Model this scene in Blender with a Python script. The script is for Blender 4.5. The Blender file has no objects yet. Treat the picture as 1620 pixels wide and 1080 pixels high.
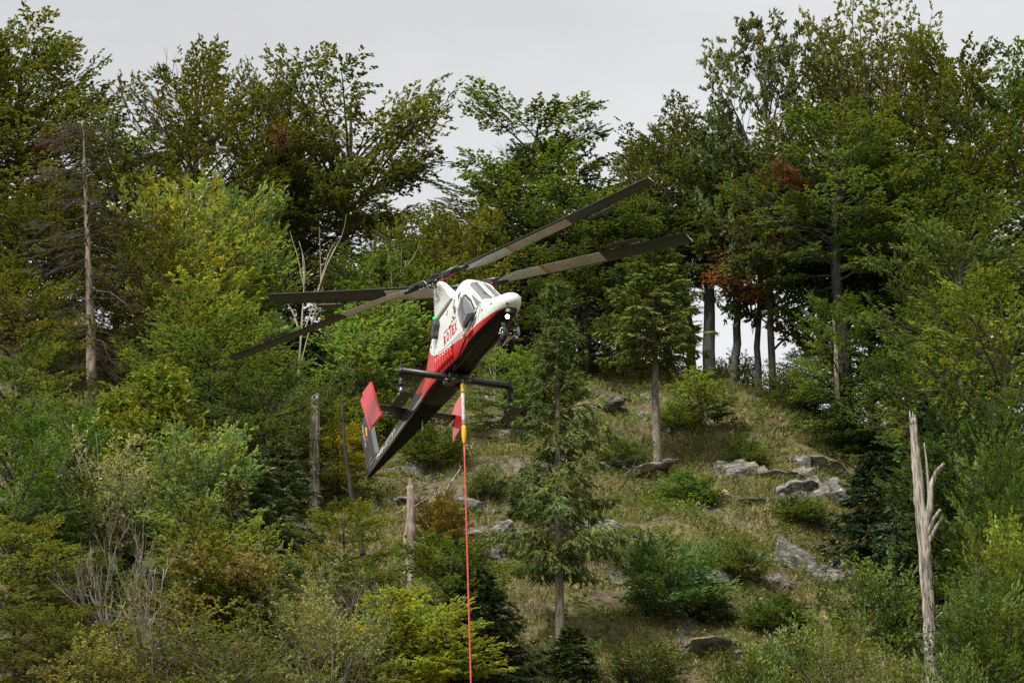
import bpy, bmesh, math, random
import numpy as np
from math import radians as RAD, sin, cos, tan, pi
from mathutils import Vector, Matrix, Quaternion
from mathutils.bvhtree import BVHTree

random.seed(7)
rng = np.random.default_rng(11)
scene = bpy.context.scene

# ------------------------------------------------------------------ camera, sky, sun, exposure
F_PX, CX, CY = 4167.0, 810.0, 540.0          # focal length and centre in pixels of the 1620 px wide photograph
CAM_Z, PITCH, ROLL = 1.7, 20.0, -1.3
cam_data = bpy.data.cameras.new('camera')
cam = bpy.data.objects.new('camera', cam_data)
scene.collection.objects.link(cam)
scene.camera = cam
cam_data.sensor_width = 36.0
cam_data.lens = F_PX / 1620.0 * 36.0
cam_data.clip_start = 0.5
cam_data.clip_end = 8000.0
CAM_M = Matrix.Translation((0, 0, CAM_Z)) @ Matrix.Rotation(RAD(90 + PITCH), 4, 'X') @ Matrix.Rotation(RAD(ROLL), 4, 'Z')
cam.matrix_world = CAM_M
CAM_R = np.array(CAM_M.to_3x3())

SUN_EL, SUN_AZ = 52.0, 215.0                 # azimuth measured clockwise from +Y (north)
world = bpy.data.worlds.new('World')
scene.world = world
world.use_nodes = True
wn = world.node_tree.nodes; wl = world.node_tree.links
wn.clear()
w_out = wn.new('ShaderNodeOutputWorld')
w_bg = wn.new('ShaderNodeBackground')
w_bg.inputs['Strength'].default_value = 0.1
w_sky = wn.new('ShaderNodeTexSky')
w_sky.sky_type = 'NISHITA'
w_sky.sun_disc = False
w_sky.sun_elevation = RAD(SUN_EL)
w_sky.sun_rotation = RAD(SUN_AZ)
w_geo = wn.new('ShaderNodeTexCoord')
w_map = wn.new('ShaderNodeMapping'); w_map.inputs['Scale'].default_value = (1.0, 1.0, 3.0)
w_noise = wn.new('ShaderNodeTexNoise')
w_noise.inputs['Scale'].default_value = 3.4; w_noise.inputs['Detail'].default_value = 5.0; w_noise.inputs['Roughness'].default_value = 0.55
w_ramp = wn.new('ShaderNodeValToRGB')
w_ramp.color_ramp.elements[0].position = 0.3; w_ramp.color_ramp.elements[0].color = (2.95, 2.96, 2.98, 1)
w_ramp.color_ramp.elements[1].position = 0.7; w_ramp.color_ramp.elements[1].color = (3.72, 3.72, 3.73, 1)
w_sep = wn.new('ShaderNodeSeparateXYZ')
w_el = wn.new('ShaderNodeMapRange')           # an overcast layer a little brighter towards the horizon, where it thins
w_el.inputs['From Min'].default_value = 0.28; w_el.inputs['From Max'].default_value = 0.5
w_el.inputs['To Min'].default_value = 1.17; w_el.inputs['To Max'].default_value = 1.0
w_mul = wn.new('ShaderNodeVectorMath'); w_mul.operation = 'SCALE'
w_mix = wn.new('ShaderNodeMix'); w_mix.data_type = 'RGBA'; w_mix.inputs[0].default_value = 0.95
wl.new(w_geo.outputs['Generated'], w_map.inputs['Vector'])
wl.new(w_map.outputs['Vector'], w_noise.inputs['Vector'])
wl.new(w_noise.outputs['Fac'], w_ramp.inputs['Fac'])
wl.new(w_geo.outputs['Generated'], w_sep.inputs[0])
wl.new(w_sep.outputs['Z'], w_el.inputs['Value'])
wl.new(w_ramp.outputs['Color'], w_mul.inputs[0])
wl.new(w_el.outputs['Result'], w_mul.inputs['Scale'])
wl.new(w_sky.outputs['Color'], w_mix.inputs[6])
wl.new(w_mul.outputs['Vector'], w_mix.inputs[7])
wl.new(w_mix.outputs[2], w_bg.inputs['Color'])
wl.new(w_bg.outputs['Background'], w_out.inputs['Surface'])

sun_data = bpy.data.lights.new('sun', 'SUN')
sun_data.energy = 2.6
sun_data.angle = RAD(11)
sun_data.color = (1.0, 0.96, 0.88)
sun = bpy.data.objects.new('sun', sun_data)
scene.collection.objects.link(sun)
_sd = Vector((sin(RAD(SUN_AZ)) * cos(RAD(SUN_EL)), cos(RAD(SUN_AZ)) * cos(RAD(SUN_EL)), sin(RAD(SUN_EL))))
sun.rotation_euler = _sd.to_track_quat('Z', 'Y').to_euler()

scene.view_settings.view_transform = 'Standard'
scene.view_settings.look = 'None'
scene.view_settings.exposure = 1.15
scene.view_settings.gamma = 1.0
scene.view_settings.use_curve_mapping = False
scene.render.engine = 'CYCLES'
scene.cycles.use_denoising = False
scene.cycles.max_bounces = 6
scene.cycles.diffuse_bounces = 3
scene.cycles.glossy_bounces = 3
scene.cycles.transmission_bounces = 4
scene.cycles.transparent_max_bounces = 8

# ------------------------------------------------------------------ helpers: objects and tags
def link(o, parent=None):
    scene.collection.objects.link(o)
    if parent is not None:
        o.parent = parent
    return o

def tag(o, label=None, cat=None, group=None, kind=None):
    if label: o['label'] = label
    if cat: o['category'] = cat
    if group: o['group'] = group
    if kind: o['kind'] = kind
    return o

def empty(name, loc=(0, 0, 0)):
    o = bpy.data.objects.new(name, None)
    o.empty_display_size = 0.3
    o.location = loc
    return link(o)

def mesh_np(name, verts, faces_list, smooth=False, attrs=None):
    """faces_list: arrays (n,3) / (n,4); attrs: {name: per-face float array in the same order}"""
    verts = np.asarray(verts, dtype=np.float32)
    me = bpy.data.meshes.new(name)
    me.vertices.add(len(verts))
    me.vertices.foreach_set('co', verts.ravel())
    fl = [np.asarray(f, dtype=np.int32) for f in faces_list if len(f)]
    nl = sum(f.size for f in fl); nf = sum(len(f) for f in fl)
    me.loops.add(nl)
    me.polygons.add(nf)
    me.loops.foreach_set('vertex_index', np.concatenate([f.ravel() for f in fl]))
    tot = np.concatenate([np.full(len(f), f.shape[1], np.int32) for f in fl])
    st = np.concatenate([[0], np.cumsum(tot)[:-1]]).astype(np.int32)
    me.polygons.foreach_set('loop_start', st)
    me.polygons.foreach_set('loop_total', tot)
    me.polygons.foreach_set('use_smooth', np.full(nf, smooth, dtype=bool))
    if attrs:
        for k, v in attrs.items():
            a = me.attributes.new(k, 'FLOAT', 'FACE')
            a.data.foreach_set('value', np.asarray(v, dtype=np.float32))
    me.update(calc_edges=True)
    return me

def obj_mesh(name, me, mats, parent=None):
    if not isinstance(mats, (list, tuple)): mats = [mats]
    for m in mats:
        if m is not None: me.materials.append(m)
    return link(bpy.data.objects.new(name, me), parent)

def obj_bm(name, bm, mats, parent=None, smooth=False):
    me = bpy.data.meshes.new(name)
    bmesh.ops.recalc_face_normals(bm, faces=bm.faces)
    if smooth:
        for f in bm.faces: f.smooth = True
    bm.to_mesh(me); bm.free()
    return obj_mesh(name, me, mats, parent)

# ------------------------------------------------------------------ helpers: materials
def new_mat(name):
    m = bpy.data.materials.new(name)
    m.use_nodes = True
    nt = m.node_tree
    b = nt.nodes['Principled BSDF']
    return m, nt, b

def N(nt, typ, **kw):
    n = nt.nodes.new(typ)
    for k, v in kw.items(): setattr(n, k, v)
    return n

def plain(name, col, rough=0.5, metal=0.0, noise=0.08, scale=6.0, coat=0.0):
    """painted / metal surface with a faint dirt variation"""
    m, nt, b = new_mat(name)
    tc = N(nt, 'ShaderNodeTexCoord')
    nz = N(nt, 'ShaderNodeTexNoise'); nz.inputs['Scale'].default_value = scale; nz.inputs['Detail'].default_value = 6
    nt.links.new(tc.outputs['Object'], nz.inputs['Vector'])
    mr = N(nt, 'ShaderNodeMapRange')
    mr.inputs['From Min'].default_value = 0.3; mr.inputs['From Max'].default_value = 0.7
    mr.inputs['To Min'].default_value = 1 - noise * 2; mr.inputs['To Max'].default_value = 1 + noise
    nt.links.new(nz.outputs['Fac'], mr.inputs['Value'])
    sc = N(nt, 'ShaderNodeVectorMath', operation='SCALE')
    sc.inputs[0].default_value = col[:3]
    nt.links.new(mr.outputs['Result'], sc.inputs['Scale'])
    nt.links.new(sc.outputs['Vector'], b.inputs['Base Color'])
    b.inputs['Roughness'].default_value = rough
    b.inputs['Metallic'].default_value = metal
    if coat:
        b.inputs['Coat Weight'].default_value = coat
        b.inputs['Coat Roughness'].default_value = 0.08
    return m

# ------------------------------------------------------------------ helpers: tubes
class Tubes:
    def __init__(self): self.v = []; self.f = []; self.n = 0; self.t = []
    def add(self, pts, radii, sides=5, cap=True, tint=0.0, rough=0.0):
        pts = np.asarray(pts, float); k = len(pts)
        radii = np.broadcast_to(np.asarray(radii, float), (k,))
        tan_ = np.gradient(pts, axis=0)
        tan_ /= np.linalg.norm(tan_, axis=1)[:, None] + 1e-9
        ref = np.array([0.31, 0.95, 0.05]) if abs(tan_[0][2]) > 0.7 else np.array([0.02, 0.05, 1.0])
        a = np.cross(tan_, ref); a /= np.linalg.norm(a, axis=1)[:, None] + 1e-9
        b = np.cross(tan_, a)
        th = np.arange(sides) * 2 * pi / sides
        rr = radii[:, None] * (1 + (rng.uniform(-rough, rough, (k, sides)) if rough else 0))
        ring = pts[:, None, :] + rr[..., None] * (np.cos(th)[None, :, None] * a[:, None, :] + np.sin(th)[None, :, None] * b[:, None, :])
        base = self.n
        self.v.append(ring.reshape(-1, 3)); self.n += k * sides
        i = np.arange(k - 1)[:, None] * sides; j = np.arange(sides)[None, :]; j2 = (j + 1) % sides
        q = np.stack([i + j, i + j2, i + sides + j2, i + sides + j], -1).reshape(-1, 4) + base
        self.f.append(q); self.t.append(np.full(len(q), tint))
        if cap and sides == 4:
            self.f.append(np.array([[0, 3, 2, 1]]) + base); self.t.append([tint])
            self.f.append(np.array([[0, 1, 2, 3]]) + base + (k - 1) * sides); self.t.append([tint])
        elif cap:
            for e, o in ((0, base), (1, base + (k - 1) * sides)):
                self.v.append(pts[-e:][:1] if e == 0 else pts[-1:])
                if e == 0: self.v[-1] = pts[:1]
                c = self.n; self.n += 1
                jj = np.arange(sides); j3 = (jj + 1) % sides
                tri = np.stack([np.full(sides, c), o + (j3 if e == 0 else jj), o + (jj if e == 0 else j3), np.full(sides, c)], -1)[:, :3]
                self.f.append(tri); self.t.append(np.full(sides, tint))
    def mesh(self, name, smooth=True):
        q = [f for f in self.f if np.shape(f)[1] == 4]; t = [f for f in self.f if np.shape(f)[1] == 3]
        tq = [a for f, a in zip(self.f, self.t) if np.shape(f)[1] == 4]; tt = [a for f, a in zip(self.f, self.t) if np.shape(f)[1] == 3]
        fl = []; at = []
        if q: fl.append(np.concatenate(q)); at.append(np.concatenate(tq))
        if t: fl.append(np.concatenate(t)); at.append(np.concatenate(tt))
        return mesh_np(name, np.concatenate(self.v), fl, smooth, {'tint': np.concatenate(at)})

# ------------------------------------------------------------------ helpers: rays through the photograph's pixels (used to survey where things stand)
def px_dir(u, v):
    d = CAM_R @ np.array([(u - CX) / F_PX, -(v - CY) / F_PX, -1.0])
    return d / np.linalg.norm(d)

def at_dist(u, v, y):
    d = px_dir(u, v)
    return np.array([0, 0, CAM_Z]) + d * (y / d[1])
# ================================================================== TERRAIN
CREST = [(-500, 470), (-200, 480), (0, 500), (300, 535), (600, 545), (780, 548), (870, 552), (950, 566), (1100, 592), (1250, 626), (1340, 672), (1450, 705), (1620, 725), (1900, 735), (2300, 740)]
_cu = []
for u, v in CREST:
    d = px_dir(u, v); _cu.append((d[0] / d[1], d[2] / d[1]))
_cu = np.array(_cu)

def vnoise(x, y, seed=0):
    """smooth value noise, vectorised"""
    xi = np.floor(x).astype(np.int64); yi = np.floor(y).astype(np.int64)
    fx = x - xi; fy = y - yi
    fx = fx * fx * (3 - 2 * fx); fy = fy * fy * (3 - 2 * fy)
    def h(a, b):
        n = (a * 374761393 + b * 668265263 + seed * 974711) & 0x7fffffff
        n = ((n ^ (n >> 13)) * 1274126177) & 0x7fffffff
        return ((n ^ (n >> 16)) & 0xffff) / 65535.0
    return (h(xi, yi) * (1 - fx) + h(xi + 1, yi) * fx) * (1 - fy) + (h(xi, yi + 1) * (1 - fx) + h(xi + 1, yi + 1) * fx) * fy
def fbm(x, y, oct=4, seed=0):
    s = 0; a = .5; t = 0
    for o in range(oct):
        s = s + a * vnoise(x * 2 ** o, y * 2 ** o, seed + o); t += a; a *= .5
    return s / t

Y0, YCR = 58.0, 165.0
def ground(x, y):
    x = np.asarray(x, float); y = np.asarray(y, float)
    a = np.clip(x / np.maximum(y, 40.0), -.42, .42)
    te = np.interp(a, _cu[:, 0], _cu[:, 1])
    yc = YCR + 4 * np.sin(a * 17 + 1)
    zc = CAM_Z + yc * te
    s = np.clip((y - Y0) / (yc - Y0), 0, 1)
    # slope with a rounded shoulder at the crest
    z = zc * (s ** 1.18)
    sh = np.clip((y - (yc - 7)) / 7, 0, 1); z = z - 0.9 * sh * sh * 0
    beyond = np.clip(y - yc, 0, None)
    z = z - np.where(beyond > 0, 0.10 * beyond + 0.0016 * beyond ** 2, 0)
    far = np.clip((y - yc - 60) / 260, 0, 1)
    z = np.maximum(z, 0) * (1 - far)
    m = np.clip((y - 75) / 30, 0, 1) * np.clip((yc + 40 - y) / 30, 0, 1)
    rough = (fbm(x / 9.0, y / 9.0, 4, 3) - .5) * 3.2 + (fbm(x / 2.3, y / 2.3, 3, 9) - .5) * .9
    near_crest = np.clip((yc - y) / 9, 0.12, 1)
    # ledges: stepped bands of rock on the open slope
    lm = np.clip((fbm(x / 11, y / 11, 3, 21) - .47) * 7, 0, 1)
    st = z / 2.2 + fbm(x / 6, y / 6, 3, 5) * 1.6
    fr = st - np.floor(st)
    ledge = (np.clip((fr - .55) / .25, 0, 1) - fr) * 1.1
    fall = np.clip(1 - (np.abs(x) - 95) / 260, 0, 1)
    return (z + m * near_crest * (rough + ledge * lm)) * fall

def gz(x, y): return float(ground(np.array([x]), np.array([y]))[0])
def hit(u, v, ymin=80, ymax=230):
    """the point of the ground seen at a pixel of the photograph"""
    d = px_dir(u, v); ys = np.linspace(ymin, ymax, 900); t = ys / d[1]
    zz = CAM_Z + d[2] * t; xx = d[0] * t
    k = np.nonzero(ground(xx, ys) >= zz)[0]
    if len(k) == 0:                                # just over the skyline: stand on the crest itself
        j = int(np.argmin(zz - ground(xx, ys))); return np.array([xx[j], ys[j], float(ground(xx[j:j + 1], ys[j:j + 1])[0])])
    return np.array([xx[k[0]], ys[k[0]], float(ground(xx[k[:1]], ys[k[:1]])[0])])

# one sheet: fine on the slope, coarse out to the horizon
xs = np.concatenate([[-3500, -1500, -700, -400, -260, -180, -130, -100], np.arange(-80, 80.1, .5), [100, 130, 180, 260, 400, 700, 1500, 3500]])
ys = np.concatenate([[-3000, -1000, -300, -80, -20, 10, 30, 50, 60, 70, 80, 88], np.arange(94, 186.1, .5), [190, 195, 200, 210, 220, 240, 260, 300, 340, 420, 600, 1000, 2000, 4000]])
GX, GY = np.meshgrid(xs, ys)
GZ = ground(GX, GY)
nx, ny = len(xs), len(ys)
idx = np.arange(nx * ny).reshape(ny, nx)
quads = np.stack([idx[:-1, :-1], idx[:-1, 1:], idx[1:, 1:], idx[1:, :-1]], -1).reshape(-1, 4)
g_me = mesh_np('ground', np.stack([GX, GY, GZ], -1).reshape(-1, 3), [quads], True)

m_ground, nt, b = new_mat('hillside_soil')
L = nt.links.new
tc = N(nt, 'ShaderNodeTexCoord'); geo = N(nt, 'ShaderNodeNewGeometry'); sp = N(nt, 'ShaderNodeSeparateXYZ'); L(geo.outputs['Normal'], sp.inputs[0])
def noise(sc, det=5, rough=.55, vec=None, dist=0.0):
    n = N(nt, 'ShaderNodeTexNoise'); n.inputs['Scale'].default_value = sc; n.inputs['Detail'].default_value = det; n.inputs['Roughness'].default_value = rough; n.inputs['Distortion'].default_value = dist
    L(vec or tc.outputs['Object'], n.inputs['Vector']); return n.outputs['Fac']
def ramp(sock, pts):
    r = N(nt, 'ShaderNodeValToRGB'); el = r.color_ramp.elements
    while len(el) < len(pts): el.new(.5)
    for i, (p, c) in enumerate(pts): el[i].position = p; el[i].color = (*c, 1)
    L(sock, r.inputs['Fac']); return r.outputs['Color']
def mixc(f, a, bb):
    m = N(nt, 'ShaderNodeMix', data_type='RGBA')
    if isinstance(f, float): m.inputs[0].default_value = f
    else: L(f, m.inputs[0])
    L(a, m.inputs[6]); L(bb, m.inputs[7]); return m.outputs[2]
def math_(op, a, bb=None, clamp=False):
    m = N(nt, 'ShaderNodeMath', operation=op); m.use_clamp = clamp
    for i, q in enumerate((a, bb)):
        if q is None: continue
        if isinstance(q, (int, float)): m.inputs[i].default_value = q
        else: L(q, m.inputs[i])
    return m.outputs[0]
soil = ramp(noise(1.3, 8), [(.25, (.06, .045, .03)), (.5, (.15, .115, .075)), (.75, (.28, .225, .155))])
grs = ramp(noise(2.2, 8), [(.25, (.06, .065, .02)), (.5, (.15, .14, .05)), (.75, (.26, .225, .095))])
rock = ramp(noise(3.5, 10, .65, dist=.6), [(.25, (.04, .04, .042)), (.45, (.13, .125, .115)), (.6, (.30, .285, .25)), (.78, (.48, .46, .41))])
c1 = mixc(ramp(noise(.35, 5), [(.42, (0, 0, 0)), (.58, (1, 1, 1))]), soil, grs)
steep = math_('SUBTRACT', 1.0, sp.outputs['Z'])
rk = math_('ADD', steep, math_('MULTIPLY', math_('SUBTRACT', noise(.5, 5), .5), .7))
rkf = ramp(rk, [(.33, (0, 0, 0)), (.46, (1, 1, 1))])
spp = N(nt, 'ShaderNodeSeparateXYZ'); L(geo.outputs['Position'], spp.inputs[0])
vf_ = N(nt, 'ShaderNodeMapRange'); vf_.inputs['From Min'].default_value = 70; vf_.inputs['From Max'].default_value = 95; L(spp.outputs['Y'], vf_.inputs['Value'])
valley_bounce = ramp(noise(.8, 6), [(.3, (.08, .09, .04)), (.7, (.13, .14, .065))])   # unseen valley floor, tone chosen for the light it bounces under the helicopter
L(mixc(vf_.outputs['Result'], valley_bounce, mixc(rkf, c1, rock)), b.inputs['Base Color'])
b.inputs['Roughness'].default_value = .95; b.inputs['Specular IOR Level'].default_value = .15
bp = N(nt, 'ShaderNodeBump'); bp.inputs['Strength'].default_value = .9; bp.inputs['Distance'].default_value = .35
L(noise(3.0, 10, .7), bp.inputs['Height']); L(bp.outputs['Normal'], b.inputs['Normal'])
gob = obj_mesh('ground', g_me, m_ground)
tag(gob, kind='structure')

# ================================================================== FOLIAGE AND BARK MATERIALS
def leaf_mat(name, trans=.34, hue=True):
    m, nt, b = new_mat(name)
    L = nt.links.new
    oi = N(nt, 'ShaderNodeObjectInfo'); at = N(nt, 'ShaderNodeAttribute'); at.attribute_name = 'tint'
    mr = N(nt, 'ShaderNodeMapRange'); mr.inputs['To Min'].default_value = .5; mr.inputs['To Max'].default_value = 1.6; L(at.outputs['Fac'], mr.inputs['Value'])
    sc = N(nt, 'ShaderNodeVectorMath', operation='SCALE'); L(oi.outputs['Color'], sc.inputs[0]); L(mr.outputs['Result'], sc.inputs['Scale'])
    # the oldest leaves of a spray turn yellow-brown
    at2 = N(nt, 'ShaderNodeAttribute'); at2.attribute_name = 'age'
    mx = N(nt, 'ShaderNodeMix', data_type='RGBA')
    rr = N(nt, 'ShaderNodeMapRange'); rr.inputs['From Min'].default_value = .72; rr.inputs['From Max'].default_value = 1.0; rr.inputs['To Max'].default_value = .55
    L(at2.outputs['Fac'], rr.inputs['Value']); L(rr.outputs['Result'], mx.inputs[0]); L(sc.outputs['Vector'], mx.inputs[6]); mx.inputs[7].default_value = (.25, .23, .035, 1)
    tc = N(nt, 'ShaderNodeTexCoord'); nz = N(nt, 'ShaderNodeTexNoise'); nz.inputs['Scale'].default_value = .75; nz.inputs['Detail'].default_value = 4; L(tc.outputs['Object'], nz.inputs['Vector'])
    hr = N(nt, 'ShaderNodeValToRGB'); he = hr.color_ramp.elements
    he[0].position = .36; he[0].color = (.78, .96, 1.05, 1); he[1].position = .64; he[1].color = (1.28, 1.08, .72, 1); L(nz.outputs['Fac'], hr.inputs['Fac'])
    hm_ = N(nt, 'ShaderNodeVectorMath', operation='MULTIPLY'); L(mx.outputs[2], hm_.inputs[0]); L(hr.outputs['Color'], hm_.inputs[1])
    col = hm_.outputs['Vector']
    L(col, b.inputs['Base Color']); b.inputs['Roughness'].default_value = .55; b.inputs['Specular IOR Level'].default_value = .3
    t = N(nt, 'ShaderNodeBsdfTranslucent')
    s2 = N(nt, 'ShaderNodeVectorMath', operation='MULTIPLY'); L(col, s2.inputs[0]); s2.inputs[1].default_value = (1.5, 1.5, .7); L(s2.outputs['Vector'], t.inputs['Color'])
    ms = N(nt, 'ShaderNodeMixShader'); ms.inputs[0].default_value = trans
    L(b.outputs[0], ms.inputs[1]); L(t.outputs[0], ms.inputs[2]); L(ms.outputs[0], nt.nodes['Material Output'].inputs['Surface'])
    return m
m_leaf = leaf_mat('leaves')
m_needle = leaf_mat('needles', .12)

def bark_mat(name, stops, scale=(6, 6, 1.2), bump=.5):
    m, nt, b = new_mat(name)
    L = nt.links.new
    tc = N(nt, 'ShaderNodeTexCoord'); mp = N(nt, 'ShaderNodeMapping'); mp.inputs['Scale'].default_value = scale; L(tc.outputs['Object'], mp.inputs['Vector'])
    n = N(nt, 'ShaderNodeTexNoise'); n.inputs['Scale'].default_value = 1.0; n.inputs['Detail'].default_value = 9; n.inputs['Roughness'].default_value = .68; L(mp.outputs['Vector'], n.inputs['Vector'])
    r = N(nt, 'ShaderNodeValToRGB'); el = r.color_ramp.elements
    while len(el) < len(stops): el.new(.5)
    for i, (p, c) in enumerate(stops): el[i].position = p; el[i].color = (*c, 1)
    L(n.outputs['Fac'], r.inputs['Fac']); L(r.outputs['Color'], b.inputs['Base Color'])
    b.inputs['Roughness'].default_value = .9; b.inputs['Specular IOR Level'].default_value = .2
    bp = N(nt, 'ShaderNodeBump'); bp.inputs['Strength'].default_value = bump; bp.inputs['Distance'].default_value = .05; L(n.outputs['Fac'], bp.inputs['Height']); L(bp.outputs['Normal'], b.inputs['Normal'])
    return m
m_bark = bark_mat('grey_bark', [(.3, (.03, .026, .02)), (.5, (.075, .068, .055)), (.72, (.15, .14, .12))])
m_greybark = bark_mat('smooth_grey_bark', [(.3, (.045, .042, .036)), (.5, (.095, .09, .08)), (.72, (.17, .165, .15))])
m_barkdark = bark_mat('dark_bark', [(.3, (.018, .015, .012)), (.5, (.04, .035, .028)), (.72, (.085, .078, .065))])
m_sprucebark = bark_mat('spruce_bark', [(.3, (.06, .048, .036)), (.5, (.16, .135, .105)), (.72, (.30, .265, .22))], (9, 9, 2.5))
m_snag = bark_mat('bleached_wood', [(.34, (.05, .042, .034)), (.45, (.17, .145, .12)), (.55, (.36, .32, .27)), (.72, (.54, .50, .44))], (7, 7, .55), .8)
m_snagbrown = bark_mat('weathered_wood', [(.28, (.035, .028, .022)), (.45, (.17, .13, .10)), (.6, (.33, .27, .21)), (.78, (.52, .46, .39))], (5, 5, .9), .8)
m_twig = bark_mat('dry_twigs', [(.3, (.07, .06, .045)), (.5, (.17, .15, .115)), (.72, (.30, .27, .22))])
m_twigbrown = bark_mat('brown_dead_twigs', [(.3, (.035, .028, .022)), (.5, (.085, .068, .052)), (.72, (.16, .13, .10))])
m_pale = bark_mat('pale_bark', [(.3, (.16, .13, .095)), (.5, (.34, .29, .22)), (.72, (.5, .45, .37))])

# ================================================================== TREE BUILDER
class Leaves:
    def __init__(self): self.O = []; self.D = []; self.Nn = []; self.T = []; self.Lc = []
    def twig(self, o, d, n, tint, length): self.O.append(o); self.D.append(d); self.Nn.append(n); self.T.append(tint); self.Lc.append(length)
    def build(self, name, per, L, W, spread=.9, flat=.75, droop=.15, age=.5, curl=.25):
        O = np.array(self.O); D = np.array(self.D); Nn = np.array(self.Nn); T = np.array(self.T); Lc = np.array(self.Lc)
        n = len(O); O = np.repeat(O, per, 0); D = np.repeat(D, per, 0); Nn = np.repeat(Nn, per, 0); T = np.repeat(T, per); Lc = np.repeat(Lc, per); m = n * per
        s = rng.uniform(.05, 1.05, m)
        side = np.where(rng.random(m) < .5, -1.0, 1.0) * rng.uniform(.15, spread, m)
        rnd = rng.normal(0, 1, (m, 3)); rnd /= np.linalg.norm(rnd, axis=1)[:, None]
        nn = Nn * flat + rnd * (1 - flat); nn /= np.linalg.norm(nn, axis=1)[:, None]
        lat = np.cross(nn, D); lat /= np.linalg.norm(lat, axis=1)[:, None] + 1e-9
        ax = D * np.cos(side)[:, None] + lat * np.sin(side)[:, None]
        ax[:, 2] -= droop * rng.uniform(.3, 1.4, m); ax /= np.linalg.norm(ax, axis=1)[:, None]
        wv = np.cross(nn, ax); wv /= np.linalg.norm(wv, axis=1)[:, None] + 1e-9
        base = O + D * (s * Lc)[:, None] + rnd * .03
        ll = L * rng.uniform(.6, 1.35, m); ww = W * rng.uniform(.7, 1.3, m)
        up = np.cross(ax, wv)
        p0 = base; p2 = base + ax * ll[:, None]
        mid = base + ax * (ll * .45)[:, None] - up * (ll * curl * rng.uniform(-.5, 1, m))[:, None]
        p1 = mid + wv * (ww * .5)[:, None]; p3 = mid - wv * (ww * .5)[:, None]
        V = np.stack([p0, p1, p2, p3], 1).reshape(-1, 3)
        F = np.arange(m * 4).reshape(m, 4)
        tint = np.clip(T + rng.normal(0, .16, m), 0, 1)
        ag = np.clip(rng.random(m) * .45 + np.repeat(rng.random(n), per) * .6 + (age - .5) * .6, 0, 1)
        return mesh_np(name, V, [F], False, {'tint': tint, 'age': ag})

def unit(v): return v / (np.linalg.norm(v) + 1e-9)
UP = np.array([0, 0, 1.0])

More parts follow.
